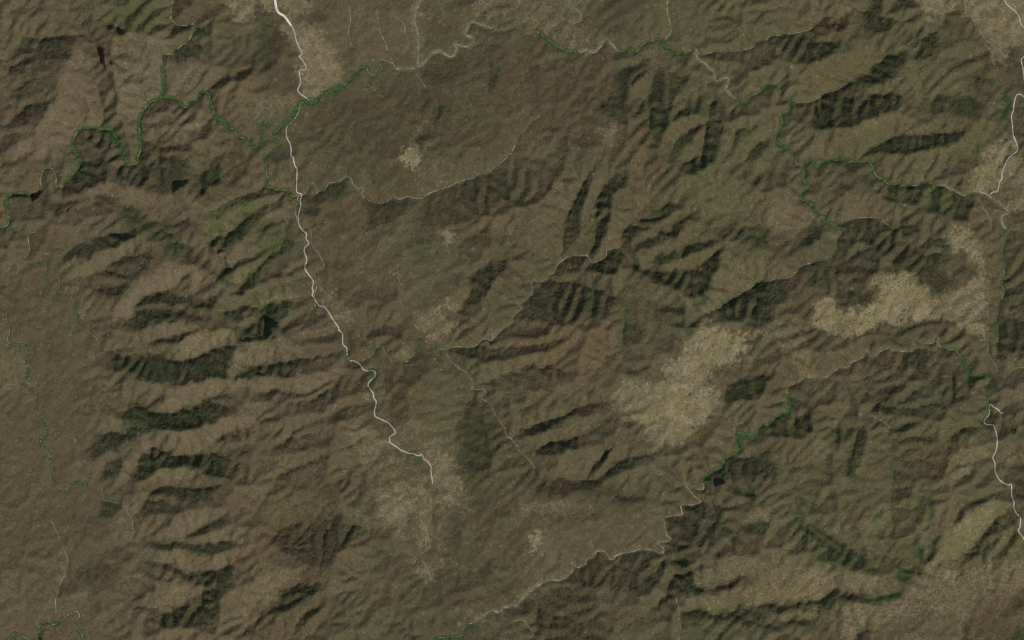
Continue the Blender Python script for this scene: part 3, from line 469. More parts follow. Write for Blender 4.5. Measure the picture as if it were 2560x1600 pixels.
C1 s-2: 380,0 500,0 560,200 600,350 450,300
C1 p3 t1: 760,150 840,160 880,320 800,300
C1 o3 t1: 0,0 60,200 240,260 220,560 180,600 0,560
C1 o3 p1: 720,1100 800,1080 800,1250 720,1220
C1 p2 s-1: 900,540 1050,600 1150,780 1180,880 1000,880 850,700
C1 r5: 2330,1280 2419,1100 2419,1512 2200,1512
C2 s-6 g7: 0,0 230,0 200,80 130,130 80,200 0,220
C2 s-20 g3: 110,0 150,0 190,50 140,60 150,110 90,190 100,80
C2 s3 t2 o1: 0,230 200,220 420,250 400,320 0,420
C2 s-6 g5: 0,450 100,410 250,400 400,350 620,340 820,310 780,340 600,380 450,450 370,510 250,530 0,520
C2 s-14: 0,510 80,515 90,530 0,535
C2 s3 p6: 0,560 200,530 500,520 700,480 800,400 900,430 700,580 500,680 300,660 100,650 0,670
C2 s-5 g3: 0,680 200,650 320,670 450,720 300,740 100,750 0,740
C2 s-4 g1: 300,760 500,740 750,620 860,560 900,560 800,700 700,780 500,850 350,870
C2 s-3 g2: 440,260 480,200 520,180 500,250
C2 s-4 g1: 640,200 680,120 710,100 700,200
C2 s-5 g4: 180,1270 200,1200 290,1130 340,1060 400,1060 370,1130 300,1200 220,1280
C2 s4: 0,1020 200,990 500,980 300,1040 100,1090
C2 s-5 g2: 30,1110 100,1060 330,1050 250,1080 100,1120
C2 s-4 g3: 0,950 50,920 300,880 250,960 100,990
C2 s-6 g1: 180,1512 300,1430 500,1330 750,1250 700,1300 480,1380 350,1460
C2 s3: 100,1400 300,1290 600,1250 740,1180 700,1260 450,1340 250,1440
C2 s-3 r2: 330,1260 400,1180 600,1080 820,1100 800,1200 600,1250
C2 s-3 g1: 500,980 750,860 950,840 850,930 700,980
C2 s-3 g1: 1140,560 1370,420 1550,300 1680,320 1620,560 1400,700 1300,780 1250,700
C2 s-3 g2: 1250,760 1400,700 1480,760 1450,900 1300,960
C2 s-4 g3: 1930,780 2080,700 2200,820 2260,950 2360,1100 2300,1250 2200,1512 1960,1512 1880,1300 1900,1000
C2 g8: 1090,280 1150,250 1200,260 1130,310
C2 s-4 g1: 1850,330 1950,270 2080,250 2200,230 2419,260 2419,420 2200,380 2000,420 1900,400
C2 s3: 2060,580 2200,600 2419,470 2419,420 2200,440 2080,480
C2 s-5 g1: 2200,640 2419,500 2419,600 2300,650
C2 s-3 g2: 2300,750 2419,730 2419,800 2330,830
C2 t3: 1230,300 1280,280 1450,250 1500,300 1400,390 1280,370
C2 t4: 1570,150 1750,170 1780,270 1650,250
C2 t4: 2160,180 2290,140 2290,190 2200,200
C2 t5: 1520,0 1870,0 1870,140 1700,160 1570,130
C2 s-9: 1400,180 1420,190 1440,250 1410,230
C2 s-3: 1050,50 1300,30 1500,100 1480,200 1200,180 1000,230
C2 t3: 1200,700 1300,760 1220,880 1140,840
C2 t6 r1: 1560,1250 1700,1200 1900,1330 1850,1450 1900,1512 1680,1512 1680,1380
C2 t4: 850,1050 1250,1080 1250,1200 1100,1350 1150,1512 1000,1400 950,1250
C2 t3 o3: 1220,1330 1340,1310 1400,1370 1380,1440 1200,1470 1150,1460
C2 g9: 1480,1290 1590,1290 1570,1370 1520,1370
C2 g7: 1330,1290 1400,1330 1350,1335
C2 s-12: 1550,600 1630,585 1600,612
C2 t2: 1800,620 1920,620 1980,760 1900,780 1820,700
C2 t2: 950,600 1050,590 1060,700 1000,800 940,720
C2 o3: 1420,820 1850,560 1920,750 1880,1100 1700,1150 1500,1000
C2 t2: 1650,1000 1800,1000 1840,1180 1700,1250 1600,1150
C3 g10 s-5: 1050,0 1090,0 1090,50 1060,300 1040,250 1040,100
C3 g8 s-4: 1370,0 1410,0 1400,110 1370,80
C3 s-5 g3: 1080,40 1180,30 1260,110 1220,200 1150,280 1090,230
C3 s3: 960,40 1040,20 1040,200 960,260
C3 s3: 1260,80 1360,0 1360,90 1290,180 1230,190
C3 s-3 g5 o2: 1380,180 1480,130 1600,150 1640,240 1550,330 1400,290
C3 s-5 g3: 1450,20 1750,0 1760,90 1700,160 1600,100
C3 s-3: 0,0 400,0 300,180 100,170 0,190
C3 s3: 0,200 200,190 400,150 300,230 100,240
C3 s-4: 0,240 120,260 300,220 350,240 250,330 0,360
C3 s4: 0,440 100,370 400,320 560,370 300,400 100,430
C3 s-4 g1: 0,490 200,420 370,430 480,480 560,520 400,600 200,640 0,620
C3 s-7 g1: 130,1000 200,980 450,920 500,870 640,820 860,760 940,770 850,800 700,880 500,950 300,1040 100,1090
C3 s3: 0,1050 100,990 400,920 600,810 500,800 200,900 0,960
C3 s-3 g1: 0,740 150,730 300,690 200,760 0,800
C3 s3: 0,700 60,720 0,740
C3 s4: 100,1170 300,1060 600,920 800,860 850,880 700,1000 600,1080 300,1150
C3 s-6 g2: 220,1200 330,1160 500,1130 600,1100 620,1140 680,1170 800,1140 560,1230 400,1300 250,1290
C3 s-16: 840,1340 880,1250 940,1210 900,1300 850,1350
C3 s-9 g3: 740,1450 780,1340 850,1290 830,1400
C3 s-7 g6: 870,1450 960,1360 1100,1300 1250,1280 1400,1200 1380,1240 1250,1320 1100,1420 950,1490
C3 s-8 g1: 1070,1290 1120,1210 1150,1170 1120,1270
C3 s4 r2: 880,1330 940,1230 1080,1150 1200,1120 1100,1200 1040,1310 950,1340
C3 s4 p2: 400,1400 500,1280 700,1180 850,1180 800,1300 740,1440 500,1512
C3 s3: 1130,1290 1200,1180 1320,1150 1400,1180 1250,1260
C3 s-4: 600,1080 700,1030 850,880 960,850 950,960 800,1040 650,1080
C3 r5: 500,60 900,20 950,280 900,540 600,560 560,350
C3 s-4 g2: 1100,480 1250,450 1400,460 1420,520 1300,570 1150,570 1050,540
C3 t8: 1680,210 1780,80 1900,90 2100,150 2250,150 2200,270 2180,360 2120,420 1900,410 1860,540 1880,640 1990,790 1960,860 1800,930 1700,990 1680,1090 1600,1110 1540,1190 1460,1190 1440,1000 1500,700 1500,600 1440,500 1420,400 1560,380 1650,300
C3 t6 o2: 1600,1110 1540,1190 1460,1190 1400,1160 1310,1190 1250,1100 1250,1000 1180,940 1000,900 970,820 950,740 1010,590 1100,580 1200,640 1350,590 1530,580 1600,700
C3 t5: 1770,90 1780,0 1900,0 1950,60 1900,100
C3 t5: 2100,150 2300,130 2419,100 2419,140 2250,180
C3 t3: 1400,1260 1450,1230 1500,1260 1480,1310 1420,1310
C3 s-6 g4: 2000,780 2000,680 2050,610 2230,560 2350,520 2419,530 2419,640 2250,740 2100,770
C3 r3 s-1: 1880,420 2100,430 2400,440 2400,520 2200,560 2040,610 1960,740 1880,600
C3 s-4 g3: 2200,70 2190,20 2419,0 2300,90
C3 s-5 g4: 1880,1440 1950,1430 2050,1310 2150,1270 2200,1300 2300,1300 2380,1240 2419,1180 2419,1512 1850,1512
C3 o4: 1500,1200 1720,1050 1850,920 2000,880 2000,1000 1800,1300 1600,1400
C3 s1 p2: 2050,830 2419,700 2419,950 2100,1050 2100,1200 1950,1300 1900,1100
C4 t9: 430,0 500,50 600,130 760,160 880,150 980,80 1150,20 1390,20 1500,0 1500,-30 430,-30
C4 t6 r1: 1600,0 1700,10 1760,70 1880,90 2000,160 2080,220 2080,130 2050,0
C4 t3: 0,50 120,0 350,0 380,150 430,400 480,540 400,560 280,440 100,200 0,150
C4 s-3 g2: 1100,60 1300,30 1580,0 1700,20 1680,110 1560,170 1400,200 1380,280 1150,270 900,250 870,160 980,90
C4 s-3 g2: 900,370 1000,365 1130,300 1500,300 1700,300 1750,420 1720,700 1740,900 1500,950 1300,900 950,900 900,600
C4 s-5 g5: 1240,380 1380,300 1480,310 1460,480 1300,450
C4 g6: 1620,260 1750,300 1720,380
C4 g8 s-3: 1820,380 1900,430 1950,530 1890,620 1850,560 1860,450
C4 s-7 g7: 1930,530 2070,515 2040,560 1950,620 1880,640
C4 s4 t3: 1930,640 2060,540 2095,570 2040,640 1900,690
C4 s-5 g5: 2080,560 2190,500 2200,600 2100,680 2070,620
C4 s-5 g3: 1730,780 1740,500 1800,420 1850,700 1800,900
C4 s3: 1850,750 1900,680 2020,680 2060,780 1980,950 1720,1080
C4 s-5 g4: 2170,0 2419,0 2419,300 2300,350 2160,350
C4 s3: 2200,370 2419,250 2419,430 2300,470
C4 s-6 g1: 0,560 30,500 90,520 50,610
C4 s-8 g3: 330,770 400,750 390,790 340,800
C4 s-6 g3: 250,880 400,860 420,960 400,1050 340,1040 200,960
C4 s-4 g3: 0,1000 100,920 200,950 340,1040 430,1060 400,1180 250,1180 100,1120 0,1100
C4 s-9: 720,870 770,800 790,810 740,880
C4 s-5 g5: 600,1050 740,1000 740,1060 700,1180 620,1190
C4 s-5 g5: 780,1150 800,1050 880,1010 950,1080 900,1200 850,1300 780,1300
C4 s-6 g3: 1160,1010 1270,970 1400,960 1370,1010 1250,1060 1180,1060
C4 s-6 g2: 1220,1130 1450,1120 1600,1140 1550,1180 1400,1160
C4 s-7 g4: 1700,1110 1850,1020 1960,1000 1860,1070 1720,1150
C4 s-3 g3: 2140,1010 2419,1020 2419,1100 2200,1150
C4 s-5: 2230,1380 2419,1290 2419,1400 2260,1420
C4 s3 r2 t1: 2180,1300 2419,1180 2419,1290 2220,1360
C4 s3 t3: 1690,1512 1720,1380 1900,1340 2110,1320 2000,1380 1850,1512
C4 s-5 g5: 1830,1512 1950,1350 1980,1350 1900,1512
C4 s3 t2: 1720,1220 2100,1080 2100,1290 1750,1350
C4 s-4: 1720,1330 1850,1240 1950,1210 1850,1280
C4 s-2 r3: 1250,1200 1680,1200 1680,1512 1200,1512
C4 g10 s-3: 1150,1360 1170,1350 1220,1500 1180,1512
C4 s-5 g4: 0,1350 100,1370 60,1512 0,1512
C4 s-6 g1: 220,1400 280,1380 500,1360 400,1400 240,1430
C4 g5: 700,1320 760,1350 750,1430 710,1420
C4 g5: 820,1300 860,1320 850,1512 800,1512
C4 s2 p1 t1: 420,1060 560,1060 600,1200 500,1300 420,1200
C4 o5: 1200,600 1700,600 1700,960 1300,930
C4 o4: 900,1050 1180,1060 1200,1300 1000,1500 880,1400
C4 p2: 950,440 1450,480 1500,580 1200,700 1000,720
C4 r3: 2100,640 2419,600 2419,850 2150,780
C4 s-3: 1050,700 1250,620 1150,900 1020,880
D1 s-7 g7: 1410,140 1480,80 1650,40 1880,80 2080,40 2060,100 1990,190 1830,220 1680,200 1640,150 1460,150
D1 s-4 g3: 1340,250 1360,170 1480,170 1540,220 1700,220 1850,220 1950,210 1800,260 1620,330 1480,350 1350,330
D1 s4 p3: 1460,155 1640,150 1690,190 1550,200
D1 s5 p7: 1550,450 1700,330 2000,280 2060,310 1950,400 1700,530 1500,580 1450,500
D1 s-8 g6: 1690,540 1850,480 1950,390 2120,340 2150,390 2080,450 1950,500 1800,570
D1 s4 p5: 1750,580 1950,510 2150,460 2170,560 2050,600 1850,590
D1 s-8 g7: 1370,620 1420,590 1700,590 1900,600 2080,600 2190,570 2150,650 2000,720 1850,690 1600,670 1430,660
D1 s5 p7: 1500,690 1650,680 1850,720 2000,730 2170,680 2170,780 1950,860 1900,890 1780,850 1650,800 1480,750
D1 s-6 g6: 1460,780 1600,780 1750,860 1900,890 2000,850 2180,800 2240,840 2180,960 2050,1010 1900,1000 1750,920 1550,850
D1 s4 t2 o2: 1500,1230 1600,1050 1650,950 1800,980 1800,1080 1700,1170 1580,1250
D1 s-6 g5: 1460,1240 1570,1250 1700,1180 1900,1100 2000,1000 2200,980 2100,1100 2100,1250 1950,1380 1700,1400 1480,1380
D1 s-5 g4: 1250,1190 1310,1100 1370,1070 1350,1230 1280,1220
D1 s-5 g6: 930,340 940,200 1010,190 1140,220 1160,260 1050,370 1000,350
D1 s-4 g3: 700,850 870,760 1000,740 1060,860 1030,1000 850,1010 720,900
D1 s-4 g2: 560,1220 550,1040 640,950 740,940 750,990 640,1130
D1 s-2: 570,300 700,230 900,330 960,420 750,650 580,600
D1 s3 p3: 1020,450 1100,320 1210,280 1230,500 1200,640 1050,600
D1 s2: 1120,950 1250,880 1330,950 1340,1020 1200,1150 1130,1100
D1 s-4: 1230,950 1330,940 1310,960
D1 s-4: 1240,1010 1330,1000 1310,1020
D1 s3 p2: 1250,1512 1240,1350 1300,1250 1380,1300 1330,1512
D1 s-7: 1360,1400 1410,1320 1430,1340 1390,1410
D1 s-7: 1370,1490 1430,1430 1450,1450 1400,1500
D1 r5: 2080,200 2150,0 2419,0 2419,900 2250,900 2200,500
D1 t2 o2: 2200,500 2300,480 2350,600 2280,700
D1 g3: 200,180 300,170 280,210
D1 t4: 1380,640 1410,640 1410,700 1380,690
D1 s2 p3 t1: 2100,1100 2419,950 2419,1400 2200,1400 2050,1300
D1 s-5 g2: 2330,1400 2419,1350 2419,1512 2320,1450
D1 s-25: 370,1490 400,1475 390,1512
D1 g6 s-5: 370,1400 480,1370 440,1450 380,1470
D1 r4: 0,450 25,500 45,700 0,720
D1 s-1 o1: 0,100 500,300 560,600 300,900 0,900
D1 t2 p2: 1230,330 1400,340 1450,560 1280,560
D1 t2: 600,800 660,780 660,920 600,930
D2 s-5 g1: 140,560 160,500 300,440 500,390 620,340 680,310 860,330 900,380 1040,460 900,620 780,700 680,850 600,860 500,800 400,740 250,660 150,600
D2 s-3 g1: 560,650 600,560 640,380 660,380 630,560 700,700 640,850 540,800
D2 s-4 g2: 360,560 420,540 430,700 380,720
D2 s-4 g1: 270,540 310,530 310,640 280,680
D2 s4: 700,780 800,680 900,640 1100,620 1000,780 800,850
D2 s-8: 880,910 1000,860 1150,790 1230,690 1130,800 950,900
D2 s-5: 1060,720 1150,600 1280,500 1200,580 1110,710
D2 s-6 g3: 240,1100 340,1010 450,970 600,980 580,1060 450,1180 300,1240 160,1260 100,1350 0,1420 0,1330
D2 s4 t2 p2: 0,900 300,820 450,880 500,950 350,1000 200,1120 60,1230 0,1250
D2 s4: 300,1400 400,1260 560,1140 600,1170 450,1260 380,1360 280,1460
D2 s-9 g2: 400,1340 480,1240 600,1190 590,1250 530,1310 470,1330
D2 s-6: 340,1410 420,1330 420,1360 350,1430
D2 s2 o1: 0,350 150,200 500,170 600,300 300,400 100,440
D2 s-2 g1: 250,80 600,0 1000,0 850,130 500,130
D2 s-5: 960,260 1020,190 1100,150 1220,100 1130,190 1000,290
D2 r4: 0,450 120,500 100,700 300,800 0,880
D2 t6: 1160,180 1350,100 1480,180 1500,300 1400,420 1340,480 1260,460 1240,350 1200,300
D2 t8: 1750,180 1830,150 1900,220 1880,240 1740,210
D2 t5: 1650,50 1800,20 1900,0 1970,120 1900,150 1780,80
D2 t5 o2: 1500,30 1650,120 1660,350 1640,640 1600,620 1590,500 1500,300 1480,150
D2 t5 o2: 1290,50 1400,0 1440,100 1350,150
D2 t4: 1450,550 1560,540 1620,590 1560,640 1480,600
D2 t5: 1820,780 1880,750 1920,790 1870,810
D2 t6: 1560,740 1640,850 1700,950 1650,960 1550,930 1580,850
D2 t6: 1470,1180 1500,1190 1480,1210
D2 t6: 1560,1220 1590,1230 1580,1250
D2 t5: 1870,1220 1900,1260 1880,1280
D2 t4: 1980,1260 2180,1280 2100,1340 1990,1340
D2 t5: 930,320 980,310 1000,350 940,350
D2 g3: 1420,420 1520,400 1540,480 1450,500
D2 s-3: 1860,400 1960,350 1960,600 1880,660
D2 s-4 g5: 2200,250 2400,290 2419,320 2250,320
D2 s-3 g3: 2080,830 2250,780 2200,950 2080,950
D2 s-2: 1800,980 2080,850 2050,1050 1850,1080
D2 t2: 2060,1380 2280,1280 2419,1370 2419,1480 2200,1500
D2 g8 s-3: 1950,1480 1990,1390 2070,1350 2080,1380 2000,1410 1960,1490
D2 s-8: 1350,820 1500,790 1550,750 1480,810 1400,840
D2 s-4: 1380,1300 1420,1080 1480,940 1500,960 1450,1080 1410,1280
D2 p3: 600,950 1200,850 1250,1000 900,1150 650,1150
D3 s-5 g1: 220,0 800,0 950,100 1100,200 900,150 500,150 210,160
D3 s-4: 960,170 1060,150 1200,140 1280,200 1100,260 980,230
D3 s-9 g3: 1050,100 1170,20 1110,100
D3 s2 t2: 100,200 450,190 620,220 740,240 730,310 600,280 400,320 150,330 60,300
D3 t10: 180,500 280,510 270,680 220,730 180,720
D3 t5: 80,80 140,80 130,130 80,120
D3 s-4: 650,420 740,300 830,290 830,340 740,400
D3 s1 p3: 300,450 1400,250 1440,400 1500,560 1300,640 900,670 760,700 600,800 400,930 100,1000
D3 s-4 g1 r1: 530,930 700,760 800,690 900,700 960,780 1060,710 1300,670 1400,720 1370,900 1360,1050 1200,1100 900,1050 600,1000
D3 s-8 g4: 1400,760 1480,740 1500,680 1420,700 1500,610 1600,600 1680,640 1640,700 1700,820 1600,830 1560,780 1500,800 1420,800
D3 s6: 1500,700 1620,680 1560,730 1480,790
D3 s5: 1420,850 1500,830 1620,850 1500,900 1440,930
D3 s-12 g4: 1520,820 1580,780 1660,790 1650,820 1590,830
D3 s-12 g3: 1620,870 1700,840 1720,950 1690,950
D3 s-9 g3: 1490,600 1650,615 1640,635 1500,625
D3 s-6 g2: 1380,860 1440,760 1500,770 1480,850 1400,900
D3 s-5 g4: 1470,1010 1520,880 1650,870 1700,970 1760,1010 1840,1040 1800,1090 1600,1100 1500,1130 1440,1100
D3 s4 g3: 1380,1050 1440,1000 1480,1010 1420,1110 1380,1200 1310,1200
D3 s-6 g5: 1330,1220 1400,1140 1500,1110 1430,1200 1380,1270
D3 s4 t2: 1730,1000 1700,850 1900,830 2200,700 2419,800 2419,900 2100,930 1850,1020
D3 s-5: 1850,1040 2050,950 2200,910 2250,930 2000,1060 1900,1080
D3 s-5: 1700,830 1900,820 1960,790 1900,840 1720,850
D3 s4 t2: 1600,1190 1700,1080 2000,1090 2400,930 2419,1150 2200,1200 1980,1270 1700,1220
D3 s-6 g4: 1580,1240 1800,1240 1980,1290 2100,1220 2200,1200 2419,1200 2419,1400 2300,1370 2050,1350 1900,1320 1640,1300
D3 s-7 g4: 1610,240 1700,240 1800,200 1830,290 1780,310 1700,270 1620,300
D3 s-4 g1: 1450,400 1480,350 1600,340 1640,300 1950,300 1980,500 1900,620 1700,600 1520,550 1470,500
D3 g6 s-4: 1870,210 1950,250 2000,400 2100,490 2200,600 2150,610 2050,540 1980,470 1940,320
D3 g3 s-4: 2120,470 2200,410 2419,390 2419,480 2250,520
D3 t3 s4: 2150,440 2260,330 2419,260 2419,370 2250,400
D3 s-26: 1910,10 2010,5 2010,30 1950,40 1940,70 1915,60
D3 s-5 g4: 2060,60 2300,100 2340,190 2250,190 2100,110
D3 s-6: 1960,250 2130,240 2210,280 2130,255
D3 s-7 g3: 1120,1390 1160,1350 1260,1320 1240,1360 1150,1400
D3 s-4 g1: 0,1250 150,1130 400,1010 700,1050 830,1200 880,1400 800,1512 300,1512 200,1300
D3 t2: 100,1150 280,1090 400,1010 380,1080 200,1150
D3 t4: 30,1150 100,1060 200,1000 300,930 420,910 400,950 280,990 150,1100 60,1190
D3 o5: 1300,1250 1580,1250 1580,1500 1400,1512 1200,1450
D3 s-4 g2: 1640,1350 1830,1340 1800,1450 1700,1400
D3 r2 t2: 1950,740 2419,620 2419,820 2100,760
D3 s3 p1: 1700,640 1950,640 1960,760 1750,820
D3 s-4 g2: 860,1512 920,1380 980,1440 1000,1512
D4 g9 s-3: 290,60 310,80 330,380 280,440 260,350 300,200
D4 g7: 390,90 500,130 620,200 600,220 430,110
D4 g9: 1140,170 1160,180 1160,290 1145,290
D4 g10 s-3: 1160,0 1210,0 1200,20 1165,20
D4 g8 s-3: 950,410 1000,330 1100,280 1060,350 960,440
D4 g8 s-2: 1390,260 1410,160 1440,150 1420,260
D4 g9 s-2: 1500,400 1510,200 1550,190 1560,340 1510,430
D4 g9 s-3: 1540,590 1600,490 1610,560 1570,600
D4 g10 s-5: 1370,590 1410,580 1490,740 1460,780 1400,690
D4 g10 s-5: 1220,760 1270,800 1330,900 1350,960 1240,940 1220,850
D4 g9 s-4: 950,1100 1080,1090 1150,1070 1160,1020 1250,1010 1270,1060 1200,1140 1050,1150 960,1150
D4 g9 s-3: 490,620 520,620 520,700 490,680
D4 g6: 1090,610 1180,580 1200,640 1110,690
D4 g6: 2200,1350 2280,1400 2300,1512 2150,1512
D4 g7 s-3: 2340,1120 2419,1080 2419,1240 2340,1220
D4 g7 s-3: 2300,1400 2419,1420 2419,1512 2300,1512
D4 g4: 1620,1290 1740,1280 1720,1350 1640,1350
D4 g4: 1300,1310 1340,1310 1360,1500 1320,1500
D4 g4: 1680,790 1780,770 1800,850 1700,860
D4 o8 g2: 250,450 500,540 600,640 900,800 1100,870 900,900 700,880 550,800 400,680 250,580
D4 s-5 g4: 350,400 600,540 900,760 1100,870 1000,880 850,820 600,680 400,500
D4 s-4 p1: 370,180 420,230 520,300 450,350 380,330
D4 s-4: 1100,140 1200,60 1330,80 1330,180 1200,240 1130,160
D4 s-5 g3 r2: 1240,950 1340,930 1420,850 1500,760 1620,620 1750,420 1800,300 1900,220 2060,150 1980,280 1850,380 1740,440 1600,640 1450,890 1380,970 1300,980
D4 s4 t3: 1460,890 1600,680 1750,440 2000,270 2150,160 2280,240 2200,340 2050,440 2000,560 1850,700 1700,760 1550,800
D4 s-6 g2: 1850,740 1920,640 2010,570 2050,440 2200,360 2200,440 2100,640 1980,740 1800,780
D4 s-6 g3: 1010,520 1100,400 1160,370 1100,460 1030,540
D4 s4 t2: 920,400 1080,260 1110,200 1140,260 1120,360 1020,480 900,450
D4 s-4 g3: 1170,380 1230,360 1250,420 1200,560 1170,500
D4 t2 o2: 600,450 850,460 880,540 700,580 620,520
D4 s-4 g1: 560,160 700,120 830,60 840,100 700,160 600,200
D4 s-4 g4: 90,200 200,110 280,60 260,120 150,190
D4 t3 s3: 0,830 500,800 700,930 1000,950 1100,1000 900,1080 650,1040 500,1120 300,1180 0,1160
D4 s-3 g1: 50,1000 200,880 350,850 250,910 100,1000
D4 s-6 g3: 0,1180 50,1160 230,1190 400,1140 540,1100 640,1050 800,1060 950,1100 960,1160 700,1170 620,1220 400,1230 100,1260 0,1260
D4 s-4 g2: 0,1350 200,1340 350,1330 550,1280 500,1360 300,1420 0,1420
D4 t3 s3: 0,1290 300,1250 600,1240 450,1290 200,1330
D4 t4 r2: 1380,1020 1500,850 1700,870 1770,880 1800,950 2100,800 2419,780 2419,1000 2200,1050 2000,1100 1900,1200 1880,1300 1700,1250 1500,1250 1300,1300 1000,1400 900,1512 700,1400 720,1200 950,1180 1250,1120
D4 t3: 600,850 1050,900 1200,980 1100,1060 900,1050 700,930
D4 t10: 1690,880 1770,880 1750,960 1690,940
D4 t7: 1870,1180 1920,1180 1910,1210
D4 t2 r2: 1250,1300 1700,1280 2000,1350 1900,1512 950,1512
D4 s-6 g4: 720,1512 830,1440 950,1360 1020,1340 980,1400 900,1512
D4 s-6 g5: 1830,1512 1850,1430 1920,1300 1940,1310 1900,1400
D4 s-4 g1: 2160,960 2240,870 2380,830 2300,920 2200,950
D4 s-6 g3: 2270,540 2340,490 2300,560
D4 r3 t2: 0,550 250,600 400,740 500,820 200,830 0,820
D4 r3: 1250,560 1360,600 1400,720 1280,760
D4 p2 t1: 1600,0 1750,0 1740,380 1650,600 1560,340
D4 s-4 r1: 2300,0 2419,0 2419,200 2330,150
C1 u8: 0,0 850,0 900,1512 0,1512
D1 u7: 0,0 1250,0 1250,1512 0,1512
A2 u8: 0,0 2419,0 1500,640 500,950 400,1512 0,1400
B2 u8: 500,400 1900,300 1900,1300 600,1400
C2 u6: 1100,400 2000,500 2400,1500 1100,1512
D2 u6: 1000,0 2419,0 2419,1512 1000,1512
D3 u7: 0,0 1400,200 1400,650 0,1000
A3 u7: 0,0 1700,0 1700,400 900,380 0,230
A4 u6: 1850,0 2419,0 2419,700 2150,700
B4 u5: 1950,0 2419,0 2419,500 2000,400
B1 u6: 0,600 350,900 600,1100 750,1512 0,1512
D4 u5: 900,1000 2419,800 2419,1512 900,1512
C3 u5: 1000,600 2000,80 2100,800 1500,1200
C3 t3: 940,740 1010,560 1130,540 1400,560 1420,380 1600,340 1660,180 1760,60 2000,100 2180,120 2240,280 2200,400 2140,450 1930,440 1900,600 2020,780 1980,890 1820,970 1720,1120 1560,1220 1380,1210 1220,1120 1150,960 980,920
B4 t3: 940,1160 1080,1060 1340,1040 1450,1080 1560,1260 1700,1250 1860,1150 1960,1100 1960,960 1880,840 1700,840 1680,740 1760,610 1900,630 1980,760 2060,1000 2090,1200 2080,1512 420,1512 420,1380 620,1300 720,1420 840,1410 900,1340 1040,1340
A2 t3: 200,160 340,200 520,220 760,420 860,700 800,820 560,960 440,900 360,700 380,500 230,240
C2 t2: 1480,960 1900,1050 2000,1300 1950,1512 1400,1512 1150,1512 950,1300 820,1000 1000,940 1240,1080
D2 t2: 1100,0 1950,0 2100,300 1850,350 1750,640 1750,950 1550,950 1400,650 1200,500 1100,250
D4 t2: 700,900 1200,1000 1450,820 1800,840 2100,760 2419,740 2419,1150 2000,1200 1950,1350 2000,1512 850,1512 650,1400 680,1180 900,1130
B3 o3: 1500,0 2419,0 2419,1512 1500,1512
A3 o3: 1200,0 2419,0 2419,1512 1500,1512
A4 o3: 0,0 2000,0 2100,1512 0,1512
D4 o4: 0,0 2419,0 2419,900 1400,900 1100,1050 0,800
C4 o3: 0,700 2419,900 2419,1512 0,1512
A1 p3: 0,500 1500,300 2000,500 2419,1000 2000,1300 0,1512
A1 r3: 1300,1000 2419,600 2419,1512 1300,1512
B1 p3: 0,0 1900,200 2000,1512 700,1512 600,700 0,500
B1 r3: 1700,1000 2419,0 2419,300 2200,700 2000,1512 1800,1512
C1 p3: 900,0 2419,0 2419,1512 1000,1512
C2 p3: 0,0 700,0 900,700 900,1512 0,1512
D1 p3: 1300,0 2419,0 2419,1512 1300,1512
D1 r3: 1400,900 2419,900 2419,1512 1300,1512
D2 r3: 0,0 900,0 500,1512 0,1512
B2 r2: 600,300 1300,300 1300,1512 900,1512
C3 r4: 0,0 1000,0 1000,600 0,600
D4 r3: 0,500 500,600 700,1100 0,1200
D4 r3: 1900,1100 2419,900 2419,1512 1900,1400
C2 g2: 1850,400 2419,400 2419,1400 2000,1400
B2 g2: 1300,300 1800,300 1800,1100 1300,1100
B4 g2: 500,500 1700,500 1800,1300 500,1300
C1 r1 p2: 0,0 900,0 1000,1512 0,1512
D1 r1 p2: 0,0 1300,0 1300,1512 0,1512
B1 r1: 0,0 600,0 700,1512 0,1512
C2 r2: 900,0 1500,0 1500,1100 900,1512 0,1512 0,1000
A2 r1 g1: 500,900 1500,600 2419,500 2419,1512 500,1512
D4 g5 o5: 240,300 500,380 620,560 900,700 1100,830 1050,900 800,890 560,800 400,640 230,520
D4 g5: 1100,560 1400,560 1500,760 1350,960 1220,930
D4 g4 o5: 0,1170 540,1100 950,1110 960,1170 700,1230 0,1270
D3 g4 o4: 1580,1200 2419,1200 2419,1512 1580,1512
D4 g4: 60,1340 560,1300 500,1440 60,1440
B4 g4 o4: 1120,240 1950,300 1950,620 1700,560 1120,460
C1 g1: 0,0 850,0 900,1512 0,1512
D1 g1: 0,0 600,0 700,900 600,1512 0,1512
B1 g1: 0,700 300,900 560,1200 600,1512 0,1512
C1 t2: 0,150 120,150 260,500 340,650 180,700 0,560
D1 t2: 1180,200 1330,200 1340,560 1400,800 1300,1000 1240,700
B1 o6 g6: 1950,500 2100,440 2419,330 2419,560 2100,860 2000,800
B1 o6 g7: 2180,1200 2419,1000 2419,1300 2180,1310
C1 o6 g7: 2200,20 2419,0 2419,180 2240,170
C2 o6 g7: 0,0 180,0 120,100 60,190 0,200
B2 o5 g6: 0,560 220,560 380,780 200,900 0,1100
B2 o5 g5: 0,1290 200,1290 420,1300 250,1512 0,1512
A1 o6 g4: 900,0 1600,0 1560,240 1300,300 1120,260
D4 s5: 1460,880 1600,660 1760,430 1900,320 2150,160 2300,240 2050,440 2000,560 1850,700 1560,800
D4 s5: 930,440 1060,380 1140,250 1140,380 1020,560 960,700 900,560
D4 s-6 g4: 1240,930 1330,950 1500,760 1620,620 1560,600 1440,760 1370,860
D4 s-6 g4: 300,420 360,400 600,620 900,780 1050,860 900,880 600,740 400,560
C4 s-5 g5: 740,1080 830,1030 880,1200 830,1512 760,1512
A2 u7: 400,1050 1100,750 1600,650 2419,350 2419,1512 300,1512
B2 u7: 400,0 1400,0 2419,0 2200,150 1500,350 600,350
A3 u7: 0,400 900,550 900,900 700,1300 0,1512
D1 r2: 0,0 1000,0 1200,1512 0,1512
C1 r2: 0,0 700,0 800,1512 0,1512
"""
